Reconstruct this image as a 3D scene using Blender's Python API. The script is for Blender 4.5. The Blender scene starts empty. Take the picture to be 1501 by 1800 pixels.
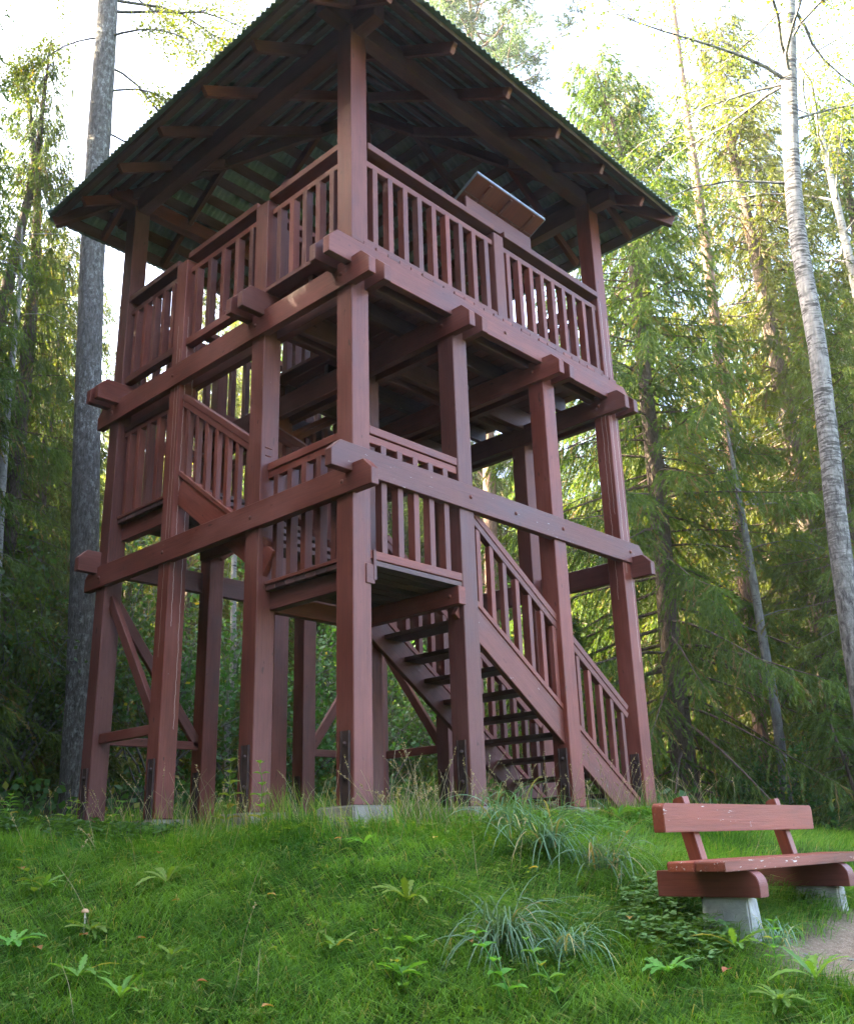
import bpy, bmesh, math, random
import numpy as np
from mathutils import Matrix, Vector
SC = bpy.context.scene
COL = SC.collection
rad = math.radians
# ---------------------------------------------------------------- camera, sky, sun, exposure
cam_d = bpy.data.cameras.new("camera")
cam = bpy.data.objects.new("camera", cam_d); COL.objects.link(cam)
CAM = (-5.0824, -5.5882, -0.2931)
FH = np.array([0.73038, 0.68304]); RH = np.array([0.68304, -0.73038])      # forward and right on the ground
R = ((0.68988, -0.21644, -0.69081), (-0.72336, -0.24370, -0.64603), (-0.02853, 0.94539, -0.32469))
m = Matrix.Identity(4)
for i in range(3):
    for j in range(3): m[i][j] = R[i][j]
    m[i][3] = CAM[i]
cam.matrix_world = m
cam_d.sensor_fit = 'HORIZONTAL'; cam_d.sensor_width = 36; cam_d.lens = 40.83
cam_d.clip_start = 0.05; cam_d.clip_end = 2000
SC.camera = cam

SUN_EL = rad(35.0)
SUN_AZ = (-0.68, 0.733)                          # ground direction towards the sun
w = bpy.data.worlds.new("World"); SC.world = w; w.use_nodes = True
nt = w.node_tree; nt.nodes.clear()
sky = nt.nodes.new("ShaderNodeTexSky"); sky.sky_type = 'NISHITA'; sky.sun_disc = False
sky.sun_elevation = SUN_EL; sky.sun_rotation = math.atan2(SUN_AZ[0], SUN_AZ[1])
sky.air_density = 0.7; sky.dust_density = 6.0; sky.ozone_density = 0.4
bg = nt.nodes.new("ShaderNodeBackground"); bg.inputs[1].default_value = 0.15
wo = nt.nodes.new("ShaderNodeOutputWorld")
nt.links.new(sky.outputs[0], bg.inputs[0]); nt.links.new(bg.outputs[0], wo.inputs[0])
sl = bpy.data.lights.new("sun", 'SUN'); sl.energy = 5.0; sl.angle = rad(0.53); sl.color = (1.0, 0.83, 0.58)
sun = bpy.data.objects.new("sun", sl); COL.objects.link(sun)
sd = Vector((SUN_AZ[0]*math.cos(SUN_EL), SUN_AZ[1]*math.cos(SUN_EL), math.sin(SUN_EL)))
sun.rotation_euler = sd.to_track_quat('Z', 'Y').to_euler()
sun.location = (0, 30, 30)
SC.view_settings.view_transform = 'Standard'; SC.view_settings.look = 'None'
SC.view_settings.exposure = 4.15; SC.view_settings.gamma = 1.0
SC.view_settings.use_curve_mapping = False
SC.render.engine = 'CYCLES'
SC.cycles.use_denoising = True
SC.cycles.max_bounces = 8; SC.cycles.transparent_max_bounces = 8
SC.cycles.diffuse_bounces = 4; SC.cycles.glossy_bounces = 2; SC.cycles.transmission_bounces = 4

# ---------------------------------------------------------------- helpers
RNG = np.random.default_rng(7)
random.seed(5)
WM = {}                                           # world matrix of every object built
def link(o, parent=None, M=None):
    COL.objects.link(o)
    M = Matrix(M) if M is not None else Matrix.Identity(4)
    WM[o.name] = M
    if parent is not None:
        o.parent = parent
        M = WM[parent.name].inverted() @ M
    o.matrix_basis = M
    return o
def tag(o, label=None, cat=None, group=None, kind=None):
    if label: o['label'] = label
    if cat: o['category'] = cat
    if group: o['group'] = group
    if kind: o['kind'] = kind
    return o
def empty(name, loc=(0, 0, 0), rz=0.0):
    o = bpy.data.objects.new(name, None); o.empty_display_size = 0.2
    return link(o, None, Matrix.Translation(loc) @ Matrix.Rotation(rz, 4, 'Z'))
def raw_mesh(name, V, polys, mat, attrs=None, smooth=False):
    """V (n,3); polys: list of int arrays (k, c) of faces with c corners; attrs: dict of per-vertex floats"""
    me = bpy.data.meshes.new(name)
    V = np.asarray(V, dtype=np.float32)
    me.vertices.add(len(V)); me.vertices.foreach_set("co", V.ravel())
    polys = [np.asarray(p, dtype=np.int32) for p in polys if len(p)]
    nl = sum(p.size for p in polys); nf = sum(len(p) for p in polys)
    me.loops.add(nl); me.polygons.add(nf)
    me.loops.foreach_set("vertex_index", np.concatenate([p.ravel() for p in polys]))
    st = []; off = 0
    for p in polys:
        st.append(off + np.arange(len(p))*p.shape[1]); off += p.size
    me.polygons.foreach_set("loop_start", np.concatenate(st).astype(np.int32))
    if smooth: me.polygons.foreach_set("use_smooth", np.ones(nf, dtype=bool))
    for k, a in (attrs or {}).items():
        at = me.attributes.new(k, 'FLOAT', 'POINT'); at.data.foreach_set("value", np.asarray(a, dtype=np.float32))
    me.update(calc_edges=True)
    if mat: me.materials.append(mat)
    return me
def obj(name, me, parent=None, M=None):
    return link(bpy.data.objects.new(name, me), parent, M)
def h2(ix, iy, s):                                # integer hash -> 0..1
    n = (ix.astype(np.int64)*374761393 + iy.astype(np.int64)*668265263 + s*974634777) & 0x7fffffff
    n = ((n ^ (n >> 13))*1274126177) & 0x7fffffff
    return ((n ^ (n >> 16)) & 0xffff)/65535.0
def vnoise(x, y, s=0):
    x = np.asarray(x, float); y = np.asarray(y, float)
    ix = np.floor(x); iy = np.floor(y); fx = x-ix; fy = y-iy
    fx = fx*fx*(3-2*fx); fy = fy*fy*(3-2*fy)
    a = h2(ix, iy, s); b = h2(ix+1, iy, s); c = h2(ix, iy+1, s); d = h2(ix+1, iy+1, s)
    return (a*(1-fx)+b*fx)*(1-fy)+(c*(1-fx)+d*fx)*fy
def fbm(x, y, s=0, o=3):
    v = 0; a = .5; t = 0
    for k in range(o):
        v = v + a*vnoise(x*2**k, y*2**k, s+k*17); t += a; a *= .5
    return v/t
def sst(a, b, x):
    t = np.clip((x-a)/(b-a), 0, 1); return t*t*(3-2*t)

# ---------------------------------------------------------------- materials
def new_mat(name):
    mt = bpy.data.materials.new(name); mt.use_nodes = True
    t = mt.node_tree; t.nodes.clear()
    out = t.nodes.new("ShaderNodeOutputMaterial")
    return mt, t, out
class NB:                                         # small node builder
    def __init__(s, t): s.t = t
    def n(s, typ, **kw):
        nd = s.t.nodes.new(typ)
        for k, v in kw.items(): setattr(nd, k, v)
        return nd
    def l(s, a, b): s.t.links.new(a, b)
    def val(s, sock, v):
        if isinstance(v, (int, float)): sock.default_value = v
        elif isinstance(v, (tuple, list)): sock.default_value = v if len(v) != 3 or sock.type == 'VECTOR' else (*v, 1)
        else: s.l(v, sock)
    def math(s, op, a, b=None, c=None, clamp=False):
        nd = s.n("ShaderNodeMath", operation=op, use_clamp=clamp); s.val(nd.inputs[0], a)
        if b is not None: s.val(nd.inputs[1], b)
        if c is not None: s.val(nd.inputs[2], c)
        return nd.outputs[0]
    def mix(s, f, a, b, blend='MIX'):
        nd = s.n("ShaderNodeMix", data_type='RGBA', blend_type=blend)
        s.val(nd.inputs[0], f); s.val(nd.inputs[6], a); s.val(nd.inputs[7], b); return nd.outputs[2]
    def obco(s, scale=(1, 1, 1), rnd=True):
        tc = s.n("ShaderNodeTexCoord"); mp = s.n("ShaderNodeMapping"); mp.inputs['Scale'].default_value = scale
        src = tc.outputs['Object']
        if rnd:
            oi = s.n("ShaderNodeObjectInfo"); ad = s.n("ShaderNodeVectorMath", operation='ADD')
            sc = s.math('MULTIPLY', oi.outputs['Random'], 37.0)
            s.l(src, ad.inputs[0]); s.l(sc, ad.inputs[1]); src = ad.outputs[0]
        s.l(src, mp.inputs[0]); return mp.outputs[0]
    def noise(s, vec, scale, detail=4, rough=.55, dist=0):
        nd = s.n("ShaderNodeTexNoise"); s.l(vec, nd.inputs['Vector'])
        nd.inputs['Scale'].default_value = scale; nd.inputs['Detail'].default_value = detail
        nd.inputs['Roughness'].default_value = rough; nd.inputs['Distortion'].default_value = dist
        return nd.outputs['Fac']
    def ramp(s, f, stops):
        nd = s.n("ShaderNodeValToRGB"); s.l(f, nd.inputs[0]); cr = nd.color_ramp
        while len(cr.elements) < len(stops): cr.elements.new(.5)
        for e, (p, c) in zip(cr.elements, stops):
            e.position = p; e.color = (*c, 1) if isinstance(c, (tuple, list)) else (c, c, c, 1)
        return nd.outputs[0]
    def rng(s, f, a, b, c=0., d=1.):
        nd = s.n("ShaderNodeMapRange"); s.val(nd.inputs[0], f)
        for i, v in enumerate((a, b, c, d)): nd.inputs[i+1].default_value = v
        return nd.outputs[0]
    def bump(s, hgt, st, dist=.01):
        nd = s.n("ShaderNodeBump"); nd.inputs['Strength'].default_value = st; nd.inputs['Distance'].default_value = dist
        s.l(hgt, nd.inputs['Height']); return nd.outputs[0]
    def attr(s, name):
        nd = s.n("ShaderNodeAttribute", attribute_name=name); return nd.outputs['Fac']
    def rand(s): return s.n("ShaderNodeObjectInfo").outputs['Random']
    def bsdf(s, out, col, rough=.7, normal=None, spec=.3, metal=0):
        p = s.n("ShaderNodeBsdfPrincipled"); s.val(p.inputs['Base Color'], col); s.val(p.inputs['Roughness'], rough)
        p.inputs['Specular IOR Level'].default_value = spec; p.inputs['Metallic'].default_value = metal
        if normal is not None: s.l(normal, p.inputs['Normal'])
        if out is not None: s.l(p.outputs[0], out.inputs[0])
        return p

def mat_paint(name, base, lines=None, peel=.0, fade=.25):
    """brown-red wood paint: grain runs along local X"""
    mt, t, out = new_mat(name); b = NB(t)
    g = b.obco((.9, 26, 26)); gr = b.noise(g, 2.2, 7, .66, .5)
    lo = b.obco((1, 2.5, 2.5)); bl = b.noise(lo, 1.3, 4, .6)
    dark = tuple(c*.62 for c in base); pale = tuple(min(1, c*1.25+.045) for c in base)
    col = b.mix(b.rng(gr, .3, .72), dark, base)
    col = b.mix(b.math('MULTIPLY', b.rng(bl, .48, .75), fade*2), col, pale)
    col = b.mix(b.math('MULTIPLY', b.rng(bl, .48, .26), .75), col, tuple(c*.42 for c in base))
    r = b.rand()
    hs = b.n("ShaderNodeHueSaturation"); b.l(col, hs.inputs['Color'])
    b.l(b.rng(r, 0, 1, .74, 1.22), hs.inputs['Value']); b.l(b.rng(r, 0, 1, .93, 1.05), hs.inputs['Saturation'])
    col = hs.outputs[0]
    # knots and peeled specks
    kn = b.noise(b.obco((5, 12, 12)), 1.6, 2, .5)
    col = b.mix(b.math('MULTIPLY', b.rng(kn, .70, .76), .8), col, tuple(c*.3 for c in base))
    sp = b.noise(b.obco((11, 70, 70)), 1.0, 4, .65); spm = b.noise(b.obco((1.6, 4, 4)), 1.2, 2, .5)
    sf = b.math('MULTIPLY', b.rng(sp, .72-peel*.05, .74-peel*.05), b.rng(spm, .58-peel*.10, .64-peel*.10), clamp=True)
    col = b.mix(sf, col, (.62, .56, .50))
    if lines:
        sx = b.n("ShaderNodeSeparateXYZ"); tc = b.n("ShaderNodeTexCoord"); b.l(tc.outputs['Object'], sx.inputs[0])
        wob = b.math('MULTIPLY', b.math('SUBTRACT', b.noise(b.obco((2.5, .1, .1), False), 1.5, 4, .7), .5), .05)
        tot = None
        for ax, c, x0, x1 in lines:
            d = b.math('ABSOLUTE', b.math('SUBTRACT', b.math('ADD', sx.outputs[ax], wob), c))
            f = b.math('MULTIPLY', b.math('LESS_THAN', d, .0022), b.math('MULTIPLY', b.math('GREATER_THAN', sx.outputs[0], x0), b.math('LESS_THAN', sx.outputs[0], x1)))
            tot = f if tot is None else b.math('MAXIMUM', tot, f)
        col = b.mix(tot, col, (.55, .40, .33))
    nrm = b.bump(b.math('ADD', gr, b.math('MULTIPLY', sp, .4)), .35, .006)
    b.bsdf(out, col, b.rng(bl, .3, .7, .42, .62), nrm, .4)
    return mt
RED = (0.185, 0.048, 0.031)
M_RED = mat_paint("tower_paint", RED)
M_REDL = mat_paint("tower_paint_cracked", RED, lines=[(1, -.045, -1.2, 2.3), (1, .05, -2.2, 2.1), (2, .0, -1.5, 2.2), (2, -.055, -.5, 1.9)])
M_REDP = mat_paint("tower_paint_peeling", RED, peel=.7)
M_DARKW = mat_paint("weathered_plank", (0.12, 0.052, 0.042), fade=.35)
M_BENCH = mat_paint("bench_paint", (0.29, 0.066, 0.032), peel=1.2, fade=.15)
M_BENCHS = mat_paint("bench_seat_paint", (0.27, 0.066, 0.035), peel=1.9, fade=.3)
M_LECT = mat_paint("lectern_board", (0.14, 0.036, 0.022), fade=.05)

def mat_concrete(name, base):
    mt, t, out = new_mat(name); b = NB(t)
    v = b.obco(); n1 = b.noise(v, 3, 6, .65); n2 = b.noise(v, 40, 4, .7); n3 = b.noise(v, 7, 3, .5)
    col = b.mix(b.rng(n1, .35, .7), tuple(c*.55 for c in base), base)
    col = b.mix(b.math('MULTIPLY', b.rng(n2, .45, .75), .35), col, tuple(c*.5 for c in base))
    col = b.mix(b.math('MULTIPLY', b.rng(n3, .58, .72), .5), col, (.16, .17, .12))
    b.bsdf(out, col, .9, b.bump(b.math('ADD', n2, n1), .6, .012), .2)
    return mt
M_CONC = mat_concrete("concrete", (.36, .325, .25))
M_CONCW = mat_concrete("limewashed_concrete", (.62, .61, .57))

def mat_plain(name, col, rough=.6, metal=0, var=.25):
    mt, t, out = new_mat(name); b = NB(t)
    n1 = b.noise(b.obco(), 14, 5, .6)
    c = b.mix(b.rng(n1, .35, .65), tuple(x*(1-var) for x in col), tuple(min(1, x*(1+var)) for x in col))
    b.bsdf(out, c, rough, b.bump(n1, .2, .004), .4, metal)
    return mt
M_STEEL = mat_plain("painted_steel", (.050, .026, .020), .7, 0)
M_EDGE = mat_plain("metal_edge", (.26, .28, .31), .4, .6)
def mat_sheet():
    mt, t, out = new_mat("fibre_cement_sheet"); b = NB(t)
    n1 = b.noise(b.obco((1, 1, 1)), 2.5, 5, .6); n2 = b.noise(b.obco(), 30, 3, .6)
    c = b.mix(b.rng(n1, .3, .7), (.20, .25, .235), (.31, .36, .335))
    c = b.mix(b.math('MULTIPLY', b.rng(n2, .55, .8), .5), c, (.12, .14, .09))
    b.bsdf(out, c, .85, b.bump(n2, .25, .004), .2); return mt
M_SHEET = mat_sheet()

def mat_leaf(name, c0, c1, dry=(.30, .22, .05), trans=.4, rough=.55, hue=0.03, spec=.3):
    mt, t, out = new_mat(name); b = NB(t)
    f = b.attr('tint'); d = b.attr('dry')
    col = b.mix(f, c0, c1); col = b.mix(d, col, dry)
    hs = b.n("ShaderNodeHueSaturation"); b.l(col, hs.inputs['Color']); r = b.rand()
    b.l(b.rng(r, 0, 1, .5-hue, .5+hue), hs.inputs['Hue']); b.l(b.rng(r, 0, 1, .8, 1.2), hs.inputs['Value'])
    p = b.bsdf(None, hs.outputs[0], rough, None, spec)
    tr = b.n("ShaderNodeBsdfTranslucent")
    tcol = b.mix(1.0, hs.outputs[0], (1.9, 1.75, .55), 'MULTIPLY'); b.l(tcol, tr.inputs[0])
    mx = b.n("ShaderNodeMixShader"); mx.inputs[0].default_value = trans
    b.l(p.outputs[0], mx.inputs[1]); b.l(tr.outputs[0], mx.inputs[2]); b.l(mx.outputs[0], out.inputs[0])
    return mt
M_GRASS = mat_leaf("grass_blade", (.038, .108, .014), (.165, .295, .042), (.36, .29, .12), .42, .5)
M_SEDGE = mat_leaf("sedge_blade", (.075, .16, .075), (.17, .29, .17), (.36, .29, .13), .3, .4)
M_WEED = mat_leaf("weed_leaf", (.085, .19, .028), (.20, .34, .06), (.40, .30, .05), .4, .5)
M_CLOVER = mat_leaf("clover_leaf", (.08, .21, .06), (.16, .34, .12), (.3, .25, .06), .3, .5)
M_SPRUCE = mat_leaf("spruce_needle", (.032, .066, .013), (.105, .145, .026), (.15, .10, .05), .5, .55)
M_BIRCHL = mat_leaf("birch_leaf", (.055, .105, .018), (.13, .18, .03), (.33, .27, .03), .5, .5)
M_BUSH = mat_leaf("shrub_leaf", (.028, .075, .020), (.065, .135, .034), (.30, .26, .04), .4, .5)
M_PINE = mat_leaf("pine_needle", (.035, .060, .030), (.065, .095, .045), (.15, .10, .05), .3, .55)
M_STRAW = mat_leaf("dry_stem", (.24, .20, .10), (.44, .38, .22), (.40, .33, .16), .3, .6)
M_FALLEN = mat_leaf("fallen_leaf", (.36, .26, .06), (.48, .30, .09), (.33, .12, .06), .35, .6)

def mat_bark(name, c0, c1, marks=None, vs=(9, 9, 2.2), thresh=.5, markcol=(.05, .046, .042), low=None, patch=None):
    mt, t, out = new_mat(name); b = NB(t)
    v = b.obco(vs); n1 = b.noise(v, 2.2, 6, .68, .5)
    col = b.mix(b.rng(n1, .32, .68), c0, c1)
    hgt = n1
    if patch:                                      # pale lichen patches
        n4 = b.noise(b.obco((9, 9, 5)), 1.8, 6, .8)
        n5 = b.noise(b.obco((1.1, 1.1, .5)), 1.0, 3, .6)
        col = b.mix(b.math('MULTIPLY', b.rng(n4, .50, .64), b.rng(n5, .38, .62, .15, .9)), col, patch)
    if marks:
        n2 = b.noise(b.obco(marks), 1.0, 4, .6, .3); n3 = b.noise(b.obco((2.5, 2.5, 1.8)), 1.0, 3, .6)
        f = b.math('MULTIPLY', b.rng(n2, thresh, thresh+.05), b.rng(n3, .35, .5), clamp=True)
        col = b.mix(f, col, markcol)
    if low:                                        # dark fissured foot
        sx = b.n("ShaderNodeSeparateXYZ"); tc = b.n("ShaderNodeTexCoord"); b.l(tc.outputs['Object'], sx.inputs[0])
        hz = b.math('ADD', sx.outputs[2], b.math('MULTIPLY', b.math('SUBTRACT', n1, .5), low[2]))
        col = b.mix(b.rng(hz, low[0], low[1], 1, 0), col, b.mix(b.rng(n1, .35, .65), low[3], low[4]))
    b.bsdf(out, col, .85, b.bump(hgt, .9, .03), .2)
    return mt
M_BIRCHB = mat_bark("birch_bark", (.13, .125, .12), (.31, .30, .28), (6, 6, 34), (8, 8, 3.4), .49, low=(2.2, 5.5, 5.5, (.035, .032, .03), (.24, .23, .21)))
M_BIRCHT = mat_bark("thin_birch_bark", (.16, .155, .14), (.32, .31, .29), (7, 7, 30), (6, 6, 3), .58)
M_ASPENB = mat_bark("aspen_bark", (.030, .027, .023), (.13, .12, .105), None, (15, 15, 4.0), patch=(.30, .31, .29))
M_SPRUCEB = mat_bark("spruce_bark", (.050, .036, .027), (.15, .115, .088), None, (14, 14, 5))
M_PINEB = mat_bark("pine_bark", (.10, .060, .042), (.30, .20, .14), None, (11, 11, 3.5))
M_GREYB = mat_bark("grey_bark", (.07, .068, .06), (.17, .17, .155), (5, 5, 20), (7, 7, 3), .60)
# ---------------------------------------------------------------- terrain
def st2w(s, t): return CAM[0]+s*FH[0]+t*RH[0], CAM[1]+s*FH[1]+t*RH[1]
_c = []
for s, t, z in [(0, 0, -1.9), (-4, 0, -2.1), (0, -6, -2.0), (0, 5, -1.5), (3, -4, -1.75), (3, 0, -1.72), (3, 1.5, -1.45), (3, 3.5, -1.2),
                (5, -5, -1.15), (5, -3.2, -1.15), (5, -1.5, -1.1), (5, 0, -1.06), (5, 1, -1.0), (5.2, 2, -.92),
                (6.1, -2.5, -.72), (6.1, -1, -.62), (6.1, 0, -.60), (6.1, .9, -.72), (7.2, -3.2, -.32), (7.2, -5.5, -.45), (9.5, -4.6, -.07), (9.5, -7, -.1),
                (18, -9, .85), (18, -3, .55), (18, 2, .30), (18, 6, .05), (18, 10, .0), (12, 5, -.42), (12, 8, -.4), (9, 6, -.6),
                (30, -15, 1.8), (30, 0, 1.3), (30, 15, .8), (14, -7, .4), (24, -4, .95), (24, 5, .6)]:
    _c.append((*st2w(s, t), z))
_c += [(0, -3, -.80), (1.8, -3, -.77), (0, -3.7, -.90), (2, -3.7, -.90), (3.6, -3, -.76), (-.4, -.45, -.25), (1.3, -.45, -.19), (2.8, -.45, -.17),
       (4.3, -.5, -.16), (-.5, 1.27, -.22), (-.5, 2.75, -.20), (-.5, 4.3, -.16), (2, 2, -.10), (4.3, 4.2, -.05), (4.9, 1.5, -.1),
       (.6, -2.2, -.62), (2.2, -2.2, -.62), (1.3, -1.2, -.30), (3.3, -1.3, -.32), (6, -.5, -.33), (5.6, -2, -.55), (8, 0, -.32)]
_c = np.array(_c)
def _phi(r): return np.where(r > 1e-9, r*r*np.log(r+1e-12), 0)
_n = len(_c); _d = np.hypot(_c[:, None, 0]-_c[None, :, 0], _c[:, None, 1]-_c[None, :, 1])
_A = np.zeros((_n+3, _n+3)); _A[:_n, :_n] = _phi(_d) + np.eye(_n)*.02
_A[:_n, _n] = 1; _A[:_n, _n+1:] = _c[:, :2]; _A[_n, :_n] = 1; _A[_n+1:, :_n] = _c[:, :2].T
_w = np.linalg.solve(_A, np.concatenate([_c[:, 2], [0, 0, 0]]))
PATH = np.array([(.25, -3.66), (1.2, -3.66), (2.4, -3.6), (3.6, -3.4), (4.8, -2.75), (6.9, -2.35), (9.2, -1.2), (13, -.6), (20, 0)])
def path_d(x, y):
    d = np.full(np.shape(x), 99.)
    for (ax, ay), (bx, by) in zip(PATH[:-1], PATH[1:]):
        u = np.clip(((x-ax)*(bx-ax)+(y-ay)*(by-ay))/((bx-ax)**2+(by-ay)**2), 0, 1)
        d = np.minimum(d, np.hypot(x-ax-u*(bx-ax), y-ay-u*(by-ay)))
    return d
def H(x, y):
    x = np.asarray(x, float); y = np.asarray(y, float); sh = x.shape; xf = x.ravel(); yf = y.ravel()
    z = np.zeros(len(xf))
    for i in range(0, len(xf), 200000):
        a, b_ = xf[i:i+200000], yf[i:i+200000]
        # beyond 34 m the interpolation is frozen along the ray and a gentle hill takes over
        cx, cy = a-2, b_-2; r = np.hypot(cx, cy); k = np.where(r > 30, 30/np.maximum(r, 1e-6), 1); a2 = 2+cx*k; b2 = 2+cy*k
        v = _w[_n]+_w[_n+1]*a2+_w[_n+2]*b2
        for j in range(_n): v = v+_w[j]*_phi(np.hypot(a2-_c[j, 0], b2-_c[j, 1]))
        z[i:i+200000] = v+np.clip(r-30, 0, 70)*.10
    pd = path_d(xf, yf)
    dt = np.hypot(np.maximum(np.maximum(-xf, xf-4.3), 0), np.maximum(np.maximum(-yf, yf-4.2), 0))
    bumps = (fbm(xf*1.6, yf*1.6, 3)-.5)*.09*sst(0, .8, dt)+(fbm(xf*.5+9, yf*.5, 5)-.5)*.12*sst(1, 6, dt)
    z = z+bumps*sst(.1, .8, pd)-.05*sst(.6, .2, pd)
    return z.reshape(sh)
def Hs(x, y): return float(H(np.array([x]), np.array([y]))[0])
def axis(c0, c1, step, far):
    a = list(np.arange(c0, c1, step)); s = step
    v = a[-1]
    while v < far: s = min(s*1.25, 60); v += s; a.append(v)
    s = step; v = a[0]
    while v > -far: s = min(s*1.25, 60); v -= s; a.insert(0, v)
    return np.array(a)
gx = axis(-4.6, 7.0, .085, 420); gy = axis(-6, 6.0, .085, 420)
GX, GY = np.meshgrid(gx, gy, indexing='ij')
GZ = H(GX, GY)
def forest_mask(x, y):
    s = (x-CAM[0])*FH[0]+(y-CAM[1])*FH[1]; t = (x-CAM[0])*RH[0]+(y-CAM[1])*RH[1]
    n = (fbm(x*.5, y*.5, 21)-.5)*2.2
    edge = np.where(t > 1.5, 12.2, 16.5+np.clip(-t-3, 0, 2)*-2.0)
    return sst(-1, 1.2, s+n-edge)
def dirt_mask(x, y):
    d = path_d(x, y)+(fbm(x*2.5, y*2.5, 31)-.5)*.55
    return sst(.70, .46, d)
nx, ny = GX.shape
idx = np.arange(nx*ny).reshape(nx, ny)
quads = np.stack([idx[:-1, :-1], idx[1:, :-1], idx[1:, 1:], idx[:-1, 1:]], -1).reshape(-1, 4)
def mat_ground():
    mt, t, out = new_mat("ground_soil"); b = NB(t)
    v = b.obco((1, 1, 1), False); n1 = b.noise(v, 2.2, 5, .6); n2 = b.noise(v, 30, 5, .7); n3 = b.noise(v, 120, 3, .6)
    g = b.mix(b.rng(n2, .35, .65), (.022, .045, .010), (.055, .105, .018))
    g = b.mix(b.rng(n1, .5, .75), g, (.050, .048, .020))
    d = b.mix(b.rng(n2, .3, .7), (.15, .105, .068), (.33, .255, .18)); d = b.mix(b.rng(n3, .6, .68), d, (.42, .36, .29))
    f = b.mix(b.rng(n2, .35, .65), (.020, .024, .009), (.055, .050, .022)); f = b.mix(b.rng(n1, .45, .7), f, (.028, .046, .012))
    c = b.mix(b.attr('forest'), g, f); c = b.mix(b.attr('dirt'), c, d)
    b.bsdf(out, c, .95, b.bump(b.math('ADD', n2, n3), .8, .02), .1); return mt
me = raw_mesh("ground", np.stack([GX, GY, GZ], -1).reshape(-1, 3), [quads], mat_ground(),
              {'forest': forest_mask(GX, GY).ravel(), 'dirt': dirt_mask(GX, GY).ravel()}, True)
tag(obj("ground", me), kind='structure')

# ---------------------------------------------------------------- timber
_tc = {}
def timber_mesh(L, wd, h, c0, c1, mat, bev=.005):
    key = (round(L, 3), round(wd, 3), round(h, 3), c0, c1, mat.name)
    if key in _tc: return _tc[key]
    pr = [(-L/2, -h/2), (L/2, -h/2)]
    pr += [(L/2, h/2-c1), (L/2-c1, h/2)] if c1 else [(L/2, h/2)]
    pr += [(-L/2+c0, h/2), (-L/2, h/2-c0)] if c0 else [(-L/2, h/2)]
    bm = bmesh.new()
    a = [bm.verts.new((x, -wd/2, z)) for x, z in pr]; c = [bm.verts.new((x, wd/2, z)) for x, z in pr]
    n = len(pr); bm.faces.new(a); bm.faces.new(c[::-1])
    for i in range(n): bm.faces.new((a[i], c[i], c[(i+1) % n], a[(i+1) % n]))
    if bev: bmesh.ops.bevel(bm, geom=list(bm.edges), offset=bev, segments=1, affect='EDGES')
    bmesh.ops.recalc_face_normals(bm, faces=bm.faces)
    me = bpy.data.meshes.new("timber"); bm.to_mesh(me); bm.free(); me.materials.append(mat)
    _tc[key] = me; return me
def frame(p0, p1, up=(0, 0, 1)):
    p0 = Vector(p0); p1 = Vector(p1); X = (p1-p0).normalized(); U = Vector(up)
    if abs(X.dot(U)) > .99: U = Vector((0, 1, 0))
    Y = U.cross(X).normalized(); Z = X.cross(Y)
    M = Matrix((X, Y, Z)).transposed().to_4x4(); M.translation = (p0+p1)/2
    return M, (p1-p0).length
def timber(name, parent, p0, p1, wd, h, mat=None, c0=0, c1=0, up=(0, 0, 1), bev=.005):
    M, L = frame(p0, p1, up)
    return obj(name, timber_mesh(L, wd, h, c0, c1, mat or M_RED, bev), parent, M)
def xbeam(name, parent, x0, x1, y0, y1, z0, z1, mat=None, c0=0, c1=0, bev=.005):
    return timber(name, parent, (x0, (y0+y1)/2, (z0+z1)/2), (x1, (y0+y1)/2, (z0+z1)/2), y1-y0, z1-z0, mat, c0, c1, bev=bev)
def ybeam(name, parent, x0, x1, y0, y1, z0, z1, mat=None, c0=0, c1=0, bev=.005):
    return timber(name, parent, ((x0+x1)/2, y0, (z0+z1)/2), ((x0+x1)/2, y1, (z0+z1)/2), x1-x0, z1-z0, mat, c0, c1, bev=bev)
def vpost(name, parent, cx, cy, z0, z1, sx, sy, mat=None, bev=.007):
    # local X up; for U=(0,1,0): Y = U x X = +x , Z = X x Y = +y
    return timber(name, parent, (cx, cy, z0), (cx, cy, z1), sx, sy, mat, bev=bev)
def dome_mesh():
    bm = bmesh.new(); bmesh.ops.create_uvsphere(bm, u_segments=8, v_segments=6, radius=.021)
    for v in bm.verts: v.co.z *= .75
    me = bpy.data.meshes.new("bolt"); bm.to_mesh(me); bm.free(); me.materials.append(M_REDP)
    for p in me.polygons: p.use_smooth = True
    return me
ME_BOLT = dome_mesh()
def bolt(parent, x, y, z, nrm):
    M = Matrix.Translation((x, y, z)) @ Vector(nrm).to_track_quat('Z', 'Y').to_matrix().to_4x4()
    return obj("bolt", ME_BOLT, parent, M)

# ---------------------------------------------------------------- the observation tower
T = tag(empty("observation_tower", (0, 0, 0)), "tall red-brown timber observation tower with open stairs and hipped sheet roof", "tower")
PX = (0, 1.34, 2.81, 4.10); PY = (0, 1.27, 2.75, 4.03); PW = .205; XE = PX[3]+PW; YE = PY[3]+PW
CAPZ = 6.06
def footing(x, y, dx, dy):
    bm = bmesh.new(); bmesh.ops.create_cube(bm, size=1)
    for v in bm.verts: v.co = Vector((v.co.x*.42, v.co.y*.42, v.co.z*.6))
    bmesh.ops.bevel(bm, geom=list(bm.edges), offset=.012, segments=2, affect='EDGES')
    for v in bm.verts:
        n = random.uniform(-.006, .006); v.co += Vector((n, random.uniform(-.006, .006), n*.5))
    me = bpy.data.meshes.new("footing"); bm.to_mesh(me); bm.free(); me.materials.append(M_CONC)
    return obj("footing", me, T, Matrix.Translation((x+dx, y+dy, -.303)))
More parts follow.
